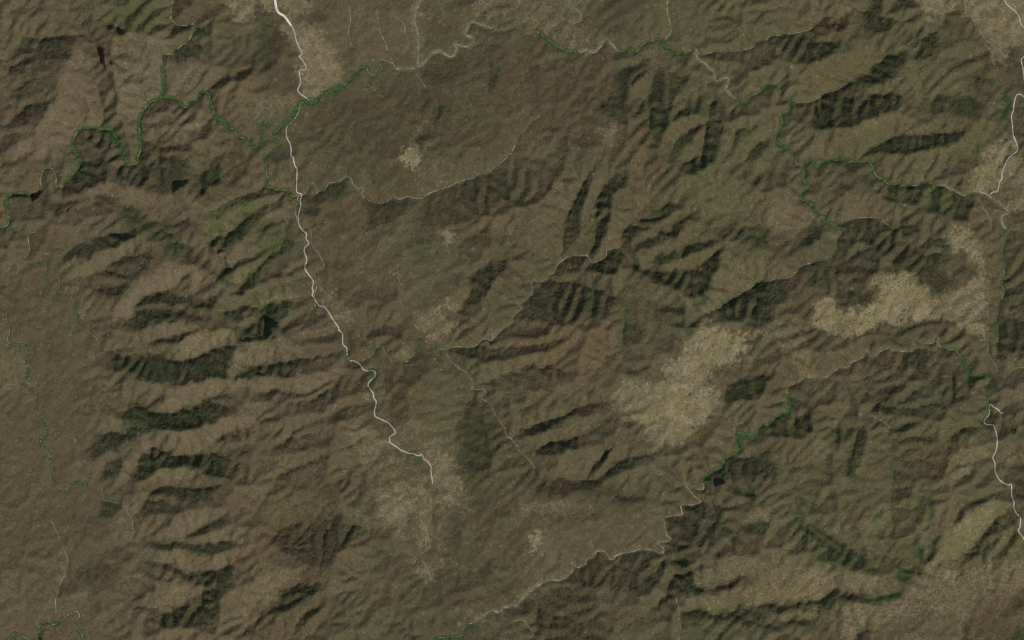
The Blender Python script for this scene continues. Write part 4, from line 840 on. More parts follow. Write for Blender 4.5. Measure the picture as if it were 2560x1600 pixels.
# ------------------------------------------------------------------ rasterising and relief
G = 2.0; OX = OY = -200.0; NX, NY = 1481, 1001
rng = np.random.default_rng(11)
ky = np.fft.fftfreq(NY)[:, None]*2*np.pi; kx = np.fft.rfftfreq(NX)[None, :]*2*np.pi
K2 = kx**2 + ky**2; K2z = K2.copy(); K2z[0, 0] = 1.0
def blur(a, s):                                       # gaussian, s in survey units
    s = s/G
    return np.fft.irfft2(np.fft.rfft2(a)*np.exp(-0.5*K2*s*s), s=a.shape)
def noise(lo, hi, beta=2.0, seed=0, aniso=None):      # band limited fractal noise, wavelengths in survey units, unit deviation
    r = np.random.default_rng(seed).standard_normal((NY, NX))
    k = np.sqrt(K2z)/(2*np.pi)/G
    if aniso:                                         # stretched along an angle
        a, f = aniso; u = kx*math.cos(a)+ky*math.sin(a); v = -kx*math.sin(a)+ky*math.cos(a)
        k = np.sqrt((u*f)**2 + v**2 + 1e-12)/(2*np.pi)/G
    amp = k**(-beta/2)*np.exp(-(k*lo/1.6)**4)*(1-np.exp(-(k*hi)**4))
    amp[0, 0] = 0
    n = np.fft.irfft2(np.fft.rfft2(r)*amp, s=(NY, NX))
    return n/n.std()
def sample(a, x, y):                                  # bilinear, survey units
    gx = np.clip((np.asarray(x, float)-OX)/G, 0, NX-1.001); gy = np.clip((np.asarray(y, float)-OY)/G, 0, NY-1.001)
    i = gx.astype(int); j = gy.astype(int); fx = gx-i; fy = gy-j
    return (a[j, i]*(1-fx)+a[j, i+1]*fx)*(1-fy) + (a[j+1, i]*(1-fx)+a[j+1, i+1]*fx)*fy
PY, PX = np.mgrid[0:NY, 0:NX].astype(float); PX = PX*G+OX; PY = PY*G+OY

layers = {}
def layer(k):
    if k not in layers: layers[k] = np.zeros((NY, NX))
    return layers[k]
def fill(poly):
    p = np.array(poly); p = (p-[OX, OY])/G
    x0, y0 = np.floor(p.min(0)).astype(int); x1, y1 = np.ceil(p.max(0)).astype(int)+1
    x0 = max(x0, 0); y0 = max(y0, 0); x1 = min(x1, NX); y1 = min(y1, NY)
    if x1 <= x0 or y1 <= y0: return None
    acc = np.zeros((y1-y0, x1-x0), np.float32)
    for sx, sy in ((.25, .25), (.75, .25), (.25, .75), (.75, .75)):
        gx = np.arange(x0, x1)+sx-.5; gy = np.arange(y0, y1)[:, None]+sy-.5
        ins = np.zeros((y1-y0, x1-x0), bool)
        for i in range(len(p)):
            ax, ay = p[i]; bx, by = p[i-1]
            if ay == by: continue
            c = ((ay > gy) != (by > gy)) & (gx < (bx-ax)*(gy-ay)/(by-ay)+ax)
            ins ^= c
        acc += ins
    return slice(y0, y1), slice(x0, x1), acc/4
for line in LAND.strip().splitlines():
    head, pts = line.split(':'); tok = head.split(); poly = pt(tok[0], pts)
    # outlines traced to the edge of the sheet run on past it
    ext = []
    for (x, y) in poly:
        if x < 3: x = -120
        if x > 2556: x = 2680
        if y < 3: y = -120
        if y > 1597: y = 1720
        ext.append((x, y))
    r = fill(ext)
    if r is None: continue
    for t in tok[1:]:
        v = int(t[1:])/10.0
        if t[0] == 's':
            if v <= -1.3: layer('pit')[r[0], r[1]] += v*r[2]
            elif v <= -.79: layer('acc')[r[0], r[1]] += v*r[2]
            else: layer('slope')[r[0], r[1]] += v*r[2]
        else:
            if t[0] == 'g' and v >= .8: q = layer('gg'); q[r[0], r[1]] = np.maximum(q[r[0], r[1]], v*r[2])
            L = layer(t[0]); L[r[0], r[1]] = np.maximum(L[r[0], r[1]], v*r[2])

# the south-eastern massif is steeper than the rest
layers['slope'] = layer('slope')*(1+.2/(1+np.exp(-(PX-1700)/50))/(1+np.exp(-(PY-1000)/50)))
# ragged natural outlines: the traced fields are warped a little
wx = noise(16, 120, 2.4, 1)*4.0 + noise(5, 16, 1, 3)*1.3; wy = noise(16, 120, 2.4, 2)*4.0 + noise(5, 16, 1, 4)*1.3
def warp(a): return sample(a, PX+wx, PY+wy)
S = np.clip(warp(blur(layer('slope'), 3.6)), -.58, .75) + .45*sample(blur(layer('acc'), 1.8), PX+wx*.4, PY+wy*.4)
S = np.maximum(S, -.76) + .9*sample(blur(layer('pit'), 1.5), PX+wx*.3, PY+wy*.3)
S = np.where(S > .6, .6+(S-.6)*.4, S)
green = np.clip(warp(blur(layer('g'), 5.0))*(1+.28*noise(30, 160, 2, 71)+.18*noise(8, 40, 1.5, 72)), 0, 1); fx = wx + noise(8, 70, 2.0, 5)*5.5; fy = wy + noise(8, 70, 2.0, 6)*5.5
tan = np.clip(sample(blur(layer('t'), 4.5), PX+fx, PY+fy), 0, 1)
lush = np.clip(sample(blur(layer('gg'), 3.2), PX+wx*.6, PY+wy*.6)*(1+.2*noise(6, 30, 1, 73)), 0, 1)
green = np.maximum(green, lush*.9)
olive = np.clip(warp(blur(layer('o'), 12)), 0, 1); red = np.clip(warp(blur(layer('r'), 12)), 0, 1)
pink = np.clip(warp(blur(layer('p'), 7)), 0, 1)

# rivers
RV = [(n, w, g, sp, dep, np.array(path(p))) for n, w, g, sp, dep, p in RIVERS]
RD = [(k, np.array(path(p))) for k, p in ROADS]
def smooth_path(p, step):
    # Catmull-Rom through the traced points, resampled at an even step
    q = np.vstack([2*p[0]-p[1], p, 2*p[-1]-p[-2]]); out = []
    for i in range(1, len(q)-2):
        a, b, c, d = q[i-1], q[i], q[i+1], q[i+2]
        n = max(2, int(np.hypot(*(c-b))/step*2))
        t = np.arange(n)[:, None]/n
        out.append(.5*((2*b)+(c-a)*t+(2*a-5*b+4*c-d)*t*t+(3*b-a-3*c+d)*t**3))
    out = np.vstack(out+[p[-1:]])
    L = np.concatenate([[0], np.cumsum(np.hypot(*np.diff(out, axis=0).T))])
    m = max(3, int(L[-1]/step)); s = np.linspace(0, L[-1], m)
    return np.stack([np.interp(s, L, out[:, 0]), np.interp(s, L, out[:, 1])], 1)
def splat(lines, sig, radius=None):                   # 1 on the line, falling off as a gaussian of the distance
    out = np.zeros((NY, NX)); R = int(3*sig/G)+1
    for p, wgt in lines:
        for (x, y) in p:
            ci = int(round((x-OX)/G)); cj = int(round((y-OY)/G))
            i0, i1, j0, j1 = max(ci-R, 0), min(ci+R+1, NX), max(cj-R, 0), min(cj+R+1, NY)
            if i0 >= i1 or j0 >= j1: continue
            dx = PX[j0:j1, i0:i1]-x; dy = PY[j0:j1, i0:i1]-y
            v = wgt*np.exp(-(dx*dx+dy*dy)/(2*sig*sig))
            np.maximum(out[j0:j1, i0:i1], v, out=out[j0:j1, i0:i1])
    return out
RS = [(n, w, g, sp, dep, smooth_path(p, 2.0)) for n, w, g, sp, dep, p in RV]
incis = splat([(r[5], r[4]) for r in RS], 5.0)


VALES = """
B1: 600,900 800,770 1000,700 1200,690
B1: 700,1110 820,1095 950,1050 1250,1100
B1: 760,1260 820,1200 1000,1180 1240,1150
C1: 940,340 1000,345 1200,330 1450,350 1650,380 1850,350 2000,280 2200,230
C1: 1120,780 1170,770 1330,800 1430,870 1650,870 1800,810 1920,790 2100,790
C1: 760,1250 870,1180 930,1100 1100,1040 1300,1010
C1: 1100,1600 1220,1500 1290,1330 1400,1215 1500,1220 1650,1290 1850,1290 2000,1265 2150,1300
D1: 1280,330 1340,250 1410,140 1480,80 1650,40 1880,80 2080,40
D1: 1300,640 1370,600 1690,540 1850,480 2120,340
D1: 1300,640 1370,610 1700,590 1900,600 2180,570
D1: 1360,760 1460,770 1600,780 1750,860 1900,890 2000,850 2180,800
D1: 1300,1180 1460,1240 1570,1250 1700,1180 1900,1100 2050,1000
C1: 1000,300 1270,240 1450,190 1700,120 1900,80
B1: 900,1500 1100,1450 1250,1410 1400,1280 1650,1245 1820,1325
B1: 1000,1420 1180,1490 1280,1430 1500,1395 1720,1410
B1: 1970,500 2200,370 2419,290; B2: 60,250
B1: 2060,865 2150,720 2419,475; B2: 60,440 250,330
B1: 2100,1080 2200,1000 2419,905; B2: 60,860 250,770 360,640
B1: 2200,1260 2300,1170 2419,1020; B2: 60,970 150,880 380,745 470,720
B1: 2100,1440 2300,1375; B2: 0,1400 120,1345 400,1300 540,1290
C1: 2220,545 2419,450; C2: 60,425 250,395 620,340 820,310
C2: 0,685 200,650 450,700 700,560 860,420
C2: 180,1512 500,1330 750,1230 900,1180 1000,1100
C2: 200,1270 340,1060 560,960 800,830 1000,800
C2: 300,780 500,740 750,620 880,540
A4: 650,850 760,780 960,680 1150,520 1300,480 1400,400 1480,330 1600,290
A4: 350,1500 480,1490 700,1490
A4: 800,1500 880,1485 960,1400 1250,1280 1500,1270 1850,1230
A4: 1480,890 1620,745 1760,620 1900,560 2060,510
A4: 1560,920 1590,890 1760,740 1900,720 2060,700
A4: 1340,460 1380,360 1450,250 1500,230
A4: 1600,250 1700,150 1800,50
A4: 1530,1010 1600,920 1800,870 2000,960
A3: 1500,1460 1540,1340 1620,1250 1800,1180 1900,1120 1880,1000
A3: 2060,1500 2080,1380 2110,1240 2200,1200 2340,1170
A3: 2200,1512 2280,1380 2419,1290; A4: 60,1200
A3: 1500,1010 1600,940 1850,790 1930,740
A3: 1150,1010 1130,800 1200,700 1300,630 1360,560 1400,400
A3: 1780,1500 1840,1200 1870,1000 1920,900
A3: 1480,1000 1490,800 1480,640
B3: 470,880 480,750 490,580 560,440 700,170 810,20
B3: 720,900 770,700 790,500 830,300 960,160
B3: 1020,850 1060,640 1200,590 1350,450 1480,370
B3: 1100,850 1350,700 1500,650 1580,590 1690,510
B3: 1120,920 1350,960 1400,900 1560,850 1700,790 1920,750
B3: 1100,900 1200,1010 1400,1050 1560,1055 1740,1010 1850,950 1960,830
B3: 760,970 750,1100 780,1300 740,1500
B3: 1100,1160 1000,1280 1060,1380 1060,1512; C3: 1040,150 1060,300 1020,400
B3: 1690,1260 1600,1250 1450,1200 1250,1100 1130,1040
B3: 1400,1512; C3: 1390,60 1380,200
C3: -60,640 0,620 200,420 370,430 520,500
C3: 0,1110 130,1000 450,920 640,820 940,760
C3: 100,1270 220,1200 330,1160 600,1100 800,1020 960,860
C3: 700,1512 740,1450 850,1290 940,1210
C3: 800,1500 870,1450 1100,1300 1250,1280 1400,1200
C3: -60,260 0,250 300,215 450,170
C3: 1960,830 2000,780 2050,610 2230,560 2350,520
C4: 180,700 300,760 400,800 430,950
C4: 190,620 640,560 780,800 720,900
C4: 740,1000 720,1100 700,1220
C4: 1180,1080 1160,1250 1165,1400 1180,1512; D4: 1160,180 1150,420 1180,560 1230,760 1330,900
D4: 1150,420 1050,480 960,600
D4: 1165,300 1080,270 960,420
D4: 290,60 300,200 300,400 450,520 600,640 900,800 1100,870
D4: 600,640 500,660 400,500
D4: -60,1190 0,1180 230,1190 540,1100 640,1050 850,1060 960,1120 1250,1050
D4: 1165,250 1390,260 1430,150
D4: 1240,640 1500,420 1520,200
D4: 1330,900 1460,760 1380,600
D4: 1500,760 1600,500
D4: 1850,740 1920,640 2010,570 2050,440 2200,350 2330,300
D4: 1300,950 1420,850 1500,760 1620,620 1750,420 1800,300 1900,220 2060,150 2200,110
D3: 1560,1230 1580,1240 1800,1240 1980,1290 2200,1200 2419,1190
D3: 1700,860 1830,1030 2000,980 2200,910
D3: 1640,240 1870,230 1960,400 2100,490 2200,600 2400,700
D3: 2100,490 2200,400 2300,360 2419,390
D3: 1700,240 1800,210 1960,250 2130,240
D4: 0,1350 200,1340 350,1330 600,1250
C4: 780,1300 820,1150 880,1010
C4: 1120,1080 1200,1040 1300,980 1400,960
C4: 2000,1010 1850,1020 1700,1110
C4: 2120,1300 1900,1340 1720,1400
D3: 1440,1100 1480,1010 1560,880 1700,960
D1: 2330,1500 2380,1380; D2: 0,1330 150,1240 240,1100 340,1010 450,970
D2: 280,1460 400,1340 480,1240 600,1190
D2: 900,900 1000,860 1150,790 1250,680
D2: 150,500 300,440 500,390 700,310
D2: 600,850 640,600 640,380
A2: 1700,1200 1720,1040 1700,900 1640,760
A1: 1650,500 1760,430 1900,330
A1: 960,150 1040,70
A1: 1170,250 1220,150 1300,80
A1: 1310,250 1420,130
A1: 1960,860 2100,740 2400,640
A1: 150,940 200,800 400,720 560,660
A1: 60,1180 200,1020 450,950 520,900
A1: 60,700 180,420 400,360 730,330
"""
VS = [smooth_path(np.array(path(l)), 2.5) for l in VALES.strip().splitlines()]
vales = splat([(q, 1.0) for q in VS], 4.5)

# slope towards the sun -> heights: integrate the traced slopes over the plane
d = np.array([SUN_DIR[0], -SUN_DIR[1]]); d = d/np.hypot(*d)      # towards the sun, in survey axes (y down)
UPL, F0, STEPS, TRK, DIFN = 7.5, .36, 20, 1.2, 1
kd = kx*d[0] + ky*d[1]
def integrate(slope):                                # heights whose fall towards the sun is the given slope
    F = np.fft.rfft2(-slope*G*M)
    Hf = F*np.conj(1j*kd)/(kd**2 + 0.04*K2z + 1e-5); Hf[0, 0] = 0
    return np.fft.irfft2(Hf, s=(NY, NX))
S = np.clip(S, -1.6, .7); St = S - blur(S, 260)
ht = integrate(St*.92)
# running water: the land rises, water drains downhill to the surveyed rivers and eats branching valleys back into it
import heapq
plain = np.clip(blur(layer('u'), 45), 0, .92)
seed_h = noise(20, 300, 2.6, 21, (-.42, 1.7))*5.0 + noise(150, 500, 2.5, 25)*8 - vales*22
main_r = splat([(r[5], 1.0) for r in RS if r[4] >= 7], 2.2)[::2, ::2] > .6
he = (60 + .45*ht + seed_h - splat([(r[5], 12.0) for r in RS if r[4] < 7], 5.0))[::2, ::2].copy()
upl = (UPL*(1-plain)*(1-.6*tan)*np.clip(1+.25*noise(120, 600, 2, 23), .4, 1.6))[::2, ::2]
ny2, nx2 = he.shape; N2 = ny2*nx2; cell = 2*G*M
base = main_r.copy(); base[0, :] = base[-1, :] = base[:, 0] = base[:, -1] = True
he = np.maximum(he, 3.0); he[main_r] = 0.0
rim = base & ~main_r; he[rim] = 30.0
OFF = [(-1, -1), (-1, 0), (-1, 1), (0, -1), (0, 1), (1, -1), (1, 0), (1, 1)]
jit = np.random.default_rng(3)
def flood(z):                                        # fill hollows so that every cell drains to a river or the rim
    zl = z.ravel().tolist(); seen = bytearray(N2); hp = []
    eps = (jit.random(N2)*.06+.002).tolist()
    for k in np.flatnonzero(base.ravel()).tolist():
        seen[k] = 1; hp.append((zl[k], k))
    heapq.heapify(hp); push, pop = heapq.heappush, heapq.heappop
    steps = [dj*nx2+di for dj, di in OFF]
    while hp:
        v, k = pop(hp); i = k % nx2
        if i == 0 or i == nx2-1 or k < nx2 or k >= N2-nx2: st = [s for s, (dj, di) in zip(steps, OFF) if 0 <= i+di < nx2 and 0 <= k+s < N2]
        else: st = steps
        for s in st:
            q = k+s
            if not seen[q]:
                seen[q] = 1
                w = zl[q]
                if w <= v: w = v+eps[q]; zl[q] = w
                push(hp, (w, q))
    return np.array(zl).reshape(ny2, nx2)
def steepest(zf):
    best = np.zeros((ny2, nx2)); ids = np.arange(N2).reshape(ny2, nx2); r = ids.copy()
    c = (slice(1, -1), slice(1, -1))
    for dj, di in OFF:
        s = (zf[1:-1, 1:-1]-zf[1+dj:ny2-1+dj, 1+di:nx2-1+di])/math.hypot(dj, di)
        m = s > best[c]; best[c] = np.where(m, s, best[c]); r[c] = np.where(m, ids[1+dj:ny2-1+dj, 1+di:nx2-1+di], r[c])
    r[base] = ids[base]
    return r.ravel()
for it in range(STEPS):
    if it: he = np.where(base, he, he+upl)
    zf = flood(he); rec = steepest(zf); order = np.argsort(zf, axis=None).tolist(); rl = rec.tolist()
    area = [1.0]*N2
    for k in reversed(order):
        j = rl[k]
        if j != k: area[j] += area[k]
    Fk = (F0*np.power(np.minimum(np.array(area), 20000), .5)).tolist()
    z = zf.ravel().tolist()
    for k in order:
        j = rl[k]
        if j != k:
            a = z[j]
            if a < z[k]: z[k] = (z[k]+Fk[k]*a)/(1+Fk[k])
    he = np.array(z).reshape(ny2, nx2)
    for _ in range(DIFN):                            # soil creep rounds the hillslopes
        lap = np.zeros_like(he); lap[1:-1, 1:-1] = he[2:, 1:-1]+he[:-2, 1:-1]+he[1:-1, 2:]+he[1:-1, :-2]-4*he[1:-1, 1:-1]
        he = np.where(base, he, he+lap*.17)
AREA = np.array(area).reshape(ny2, nx2)
def up2(a):                                          # back to the full survey grid
    gx = np.clip((PX-OX)/G/2, 0, nx2-1.001); gy = np.clip((PY-OY)/G/2, 0, ny2-1.001)
    i = gx.astype(int); j = gy.astype(int); fx = gx-i; fy = gy-j
    return (a[j, i]*(1-fx)+a[j, i+1]*fx)*(1-fy) + (a[j+1, i]*(1-fx)+a[j+1, i+1]*fx)*fy
hl = blur(up2(he), 1.2); hl = .86*hl + .14*blur(hl, 10.0)
# where slopes were surveyed, bring the eroded land to them
traced = np.clip(blur((np.abs(layer('slope')+layer('acc')+layer('pit')) > .05).astype(float), 14), 0, 1)
gyy, gxx = np.gradient(hl, G*M); fall = -(gxx*d[0]+gyy*d[1])
corr = TRK*(St*.92 - blur(fall, 11.0)*.8)*(.35+.65*traced)
h = hl + integrate(corr) - incis*.5 - vales*3.0
wash = blur(up2(np.clip(np.log(AREA)-2.2, 0, 4)/4), 1.4)
steep = np.clip(np.hypot(*np.gradient(blur(h, 8), G*M))/.28, 0, 1.2)*(1-.65*plain)
rid = -np.abs(noise(9, 60, 2.2, 43, (.15, .8)))                # small rills and rock ribs on the steeper ground
h += (rid*2.2 + noise(5, 18, 1.4, 44)*.8)*(.15+.85*steep) - wash*3.5*(.2+steep)
h += noise(4, 14, 1.0, 41)*.5 + noise(8, 40, 2.0, 42)*1.0
h -= h.mean()
wash = blur(up2(np.clip(np.log(AREA)-3.5, 0, 4)/4), 2.0)*(1-.8*plain)      # the beds of the smaller gullies
gyy, gxx = np.gradient(h, G*M); ds = gxx*d[0]+gyy*d[1]
print('relief', h.min(), h.max(), h.std(), 'slope', np.percentile(ds, [1, 10, 50, 90, 99]))
def height(x, y): return sample(h, x, y)
rip = np.zeros((NY, NX))
rip = splat([(r[5], r[2]) for r in RS], 5.5)*np.clip(.95+.30*noise(20, 90, 2, 81)+.15*noise(6, 20, 1, 82), .2, 1.4)
sand = splat([(r[5], (1-r[2])*min(1, r[1]/2.6)) for r in RS], 5.5)
roadm = splat([(smooth_path(p, 3), 1.0) for k, p in RD], 9.0)
# ------------------------------------------------------------------ materials
def mat(name):
    m = bpy.data.materials.new(name); m.use_nodes = True
    nt = m.node_tree; b = nt.nodes['Principled BSDF']; b.inputs['Roughness'].default_value = .95
    b.inputs['Specular IOR Level'].default_value = .1
    return m, nt, b
def nn(nt, t, **kw):
    n = nt.nodes.new(t)
    for k, v in kw.items(): setattr(n, k, v)
    return n
def noise_node(nt, vec, scale, detail=3, rough=.55):
    n = nn(nt, 'ShaderNodeTexNoise'); n.inputs['Scale'].default_value = scale
    n.inputs['Detail'].default_value = detail; n.inputs['Roughness'].default_value = rough
    nt.links.new(vec, n.inputs['Vector']); return n.outputs['Fac']
def maprange(nt, v, a, b, c=0.0, d_=1.0, smooth=True):
    n = nn(nt, 'ShaderNodeMapRange'); n.interpolation_type = 'SMOOTHSTEP' if smooth else 'LINEAR'
    nt.links.new(v, n.inputs[0])
    for i, q in zip((1, 2, 3, 4), (a, b, c, d_)): n.inputs[i].default_value = q
    return n.outputs[0]
def mth(nt, op, a, b=None):
    n = nn(nt, 'ShaderNodeMath'); n.operation = op
    for i, q in enumerate((a, b)):
        if q is None: continue
        if isinstance(q, (int, float)): n.inputs[i].default_value = q
        else: nt.links.new(q, n.inputs[i])
    return n.outputs[0]
def mix(nt, f, a, b, blend='MIX'):
    n = nn(nt, 'ShaderNodeMix'); n.data_type = 'RGBA'; n.blend_type = blend
    for s, q in ((0, f), (6, a), (7, b)):
        if isinstance(q, tuple): n.inputs[s].default_value = q+(1,)
        elif isinstance(q, (int, float)): n.inputs[s].default_value = q
        else: nt.links.new(q, n.inputs[s])
    return n.outputs[2]

gm, nt, bsdf = mat('ground')
geo = nn(nt, 'ShaderNodeNewGeometry').outputs['Position']
def attr(n):
    a = nn(nt, 'ShaderNodeAttribute'); a.attribute_name = n; return a
A1 = nn(nt, 'ShaderNodeSeparateColor'); nt.links.new(attr('cover_a').outputs['Color'], A1.inputs[0])
A2 = nn(nt, 'ShaderNodeSeparateColor'); nt.links.new(attr('cover_b').outputs['Color'], A2.inputs[0])
a_green, a_tan, a_olive = A1.outputs; a_red, a_pink, a_sand = A2.outputs
a_rip = attr('cover_a').outputs['Alpha']; a_wash = attr('cover_b').outputs['Alpha']; a_lush = attr('lush').outputs['Fac']
n_big = noise_node(nt, geo, 1/1500, 4); n_mid = noise_node(nt, geo, 1/260, 5, .65)
n_fine = noise_node(nt, geo, 1/55, 4, .7); n_grain = noise_node(nt, geo, 1/30, 3, .8)
n_grain2 = noise_node(nt, geo, 1/36, 3, .8)
def broken(m, lo=.30, hi=.62, amp=.62):
    s = mth(nt, 'MULTIPLY', mth(nt, 'SUBTRACT', n_fine, .5), amp*1.6)
    s2 = mth(nt, 'MULTIPLY', mth(nt, 'SUBTRACT', n_mid, .5), amp*1.2)
    return maprange(nt, mth(nt, 'ADD', mth(nt, 'ADD', m, s), s2), lo, hi)
C_BROWN = (0.070, 0.058, 0.028); C_BROWN2 = (0.094, 0.078, 0.040); C_PINK = (0.132, 0.097, 0.058); C_RED = (0.090, 0.060, 0.029)
C_OLIVE = (0.086, 0.081, 0.031); C_TAN = (0.222, 0.176, 0.089); C_GREEN = (0.066, 0.077, 0.026); C_GREEN2 = (0.048, 0.068, 0.021)
C_SAND = (0.190, 0.164, 0.090); C_RIP = (0.036, 0.062, 0.019)
n_rg = noise_node(nt, geo, 1/170, 3, .6)
n_rg2 = noise_node(nt, geo, 1/85, 2, .5)
streak2 = maprange(nt, mth(nt, 'ABSOLUTE', mth(nt, 'SUBTRACT', n_rg2, .5)), .0, .030, 1.0, .0)
streak = maprange(nt, mth(nt, 'ABSOLUTE', mth(nt, 'SUBTRACT', n_rg, .5)), .0, .035, 1.0, .0)
n_hue = noise_node(nt, geo, 1/420, 5, .7); n_hue2 = noise_node(nt, geo, 1/190, 5, .7); n_pat = noise_node(nt, geo, 1/110, 4, .7)
c = mix(nt, maprange(nt, n_big, .35, .65), C_BROWN, C_BROWN2)
c = mix(nt, mth(nt, 'MULTIPLY', maprange(nt, n_hue, .48, .64), .55), c, C_RED)
c = mix(nt, mth(nt, 'MULTIPLY', maprange(nt, n_hue2, .50, .64), .75), c, (.078, .082, .036))
c = mix(nt, mth(nt, 'MULTIPLY', maprange(nt, n_mid, .50, .66), .60), c, (.054, .052, .028))
c = mix(nt, mth(nt, 'MULTIPLY', a_red, .95), c, (.118, .074, .038))
c = mix(nt, mth(nt, 'MULTIPLY', a_olive, .85), c, (.096, .092, .038))
c = mix(nt, mth(nt, 'MULTIPLY', mth(nt, 'ADD', a_pink, mth(nt, 'MULTIPLY', mth(nt, 'SUBTRACT', n_hue2, .5), .6)), .85), c, C_PINK)
c = mix(nt, mth(nt, 'MULTIPLY', maprange(nt, mth(nt, 'ADD', n_pat, mth(nt, 'MULTIPLY', a_tan, .12)), .60, .74), .55), c, C_TAN)
tanf = mth(nt, 'MULTIPLY', maprange(nt, a_tan, .0, .78, 0, 1, False), mth(nt, 'ADD', .45, mth(nt, 'MULTIPLY', .50, broken(a_tan, .10, .85, .70))))
c = mix(nt, tanf, c, mix(nt, maprange(nt, n_mid, .38, .62), C_TAN, (.165, .138, .075)))
c = mix(nt, mth(nt, 'MULTIPLY', mth(nt, 'MULTIPLY', streak, mth(nt, 'ADD', mth(nt, 'MULTIPLY', a_tan, 1.3), .12)), .6), c, (.26, .22, .135))
c = mix(nt, mth(nt, 'MULTIPLY', mth(nt, 'MULTIPLY', streak2, a_tan), .55), c, (.075, .085, .040))
gf = mth(nt, 'MULTIPLY', maprange(nt, mth(nt, 'ADD', a_green, mth(nt, 'MULTIPLY', mth(nt, 'SUBTRACT', n_mid, .5), .9)), .0, 1.0), .70)
c = mix(nt, gf, c, mix(nt, maprange(nt, n_hue2, .4, .6), C_GREEN, C_GREEN2))
c = mix(nt, mth(nt, 'MULTIPLY', broken(a_lush, .20, .85, .6), .65), c, (.048, .080, .024))
c = mix(nt, mth(nt, 'MULTIPLY', broken(a_wash, .25, 1.0, .5), .45), c, (.088, .098, .048))
c = mix(nt, mth(nt, 'MULTIPLY', broken(a_sand, .2, 1.1, .5), .6), c, C_SAND)
c = mix(nt, mth(nt, 'MULTIPLY', broken(a_rip, .3, .8, .4), .9), c, C_RIP)
# bushes and bare specks
dark = maprange(nt, n_grain, .48, .66); pale = maprange(nt, n_grain2, .56, .74)
dark = mth(nt, 'MULTIPLY', dark, mth(nt, 'SUBTRACT', 1.0, mth(nt, 'MULTIPLY', a_tan, .6)))
c = mix(nt, mth(nt, 'MULTIPLY', dark, .50), c, mix(nt, .5, c, (.035, .040, .018)))
c = mix(nt, mth(nt, 'MULTIPLY', dark, .40), c, (.040, .042, .022))
c = mix(nt, mth(nt, 'MULTIPLY', mth(nt, 'MULTIPLY', pale, .60), mth(nt, 'SUBTRACT', 1.0, a_green)), c, C_TAN)
nt.links.new(c, bsdf.inputs['Base Color'])
bmp = nn(nt, 'ShaderNodeBump'); bmp.inputs['Strength'].default_value = .55; bmp.inputs['Distance'].default_value = 5.0
nt.links.new(mth(nt, 'ADD', n_grain2, mth(nt, 'MULTIPLY', n_fine, 1.6)), bmp.inputs['Height'])
nt.links.new(bmp.outputs[0], bsdf.inputs['Normal'])

def simple(name, c1, c2, scale, lo=.4, hi=.6):
    m, t, b = mat(name); g = nn(t, 'ShaderNodeNewGeometry').outputs['Position']
    t.links.new(mix(t, maprange(t, noise_node(t, g, scale, 4, .65), lo, hi), c1, c2), b.inputs['Base Color'])
    return m
m_road = simple('pale_gravel', (.37, .33, .275), (.29, .26, .21), 1/120)
m_wide = simple('graded_gravel', (.62, .50, .42), (.56, .45, .37), 1/100)
m_edge = simple('white_gravel_edge', (.86, .82, .76), (.78, .73, .66), 1/60)
m_bed = simple('dry_river_sand', (.24, .215, .145), (.12, .12, .07), 1/70)
m_tree = simple('riverside_foliage', (.034, .080, .024), (.090, .128, .042), 1/40)
m_wood = simple('hill_foliage', (.034, .052, .020), (.075, .086, .032), 1/40)
m_scrub = simple('scrub_foliage', (.045, .042, .020), (.085, .070, .035), 1/30)
m_bark = simple('bark', (.10, .07, .05), (.06, .045, .03), 1/2)

# ------------------------------------------------------------------ objects
def tag(o, label=None, cat=None, group=None, kind=None):
    if label: o['label'] = label
    if cat: o['category'] = cat
    if group: o['group'] = group
    if kind: o['kind'] = kind
    return o
def mesh_np(name, V, Fq, material, parent=None):
    me = bpy.data.meshes.new(name); V = np.asarray(V, np.float32); Fq = np.asarray(Fq, np.int32); n = Fq.shape[1]
    me.vertices.add(len(V)); me.vertices.foreach_set('co', V.ravel())
    me.loops.add(Fq.size); me.loops.foreach_set('vertex_index', Fq.ravel())
    me.polygons.add(len(Fq)); me.polygons.foreach_set('loop_start', np.arange(0, Fq.size, n, dtype=np.int32))
    me.polygons.foreach_set('loop_total', np.full(len(Fq), n, np.int32))
    me.update(calc_edges=True); me.materials.append(material)
    o = bpy.data.objects.new(name, me); sc.collection.objects.link(o); o.parent = parent
    return o
def smooth(o): o.data.polygons.foreach_set('use_smooth', np.ones(len(o.data.polygons), bool))

# the ground: one sheet, fine where it was surveyed, coarse out to the far plain
def far(n): return np.cumsum(6*1.75**np.arange(1, n+1))
axx = np.concatenate([OX-far(11)[::-1], OX+G*np.arange(NX), OX+G*(NX-1)+far(11)])
axy = np.concatenate([OY-far(11)[::-1], OY+G*np.arange(NY), OY+G*(NY-1)+far(11)])
gx_, gy_ = np.meshgrid(axx, axy); nX, nY = len(axx), len(axy)
V = np.stack([X(gx_), Y(gy_), sample(h, gx_, gy_)], -1).reshape(-1, 3)
idx = np.arange(nX*nY).reshape(nY, nX)
Fq = np.stack([idx[1:, :-1], idx[1:, 1:], idx[:-1, 1:], idx[:-1, :-1]], -1).reshape(-1, 4)
ground = mesh_np('ground', V, Fq, gm); smooth(ground); tag(ground, 'dry brown hills and valleys covered in scrub, cut by winding rivers', kind='structure')
def put_attr(name, arrs):
    a = ground.data.attributes.new(name, 'FLOAT_COLOR', 'POINT')
    v = np.stack([sample(q, gx_, gy_) for q in arrs], -1).astype(np.float32)
    a.data.foreach_set('color', v.ravel())
put_attr('cover_a', [green, tan, olive, rip]); put_attr('cover_b', [red, pink, sand, wash])

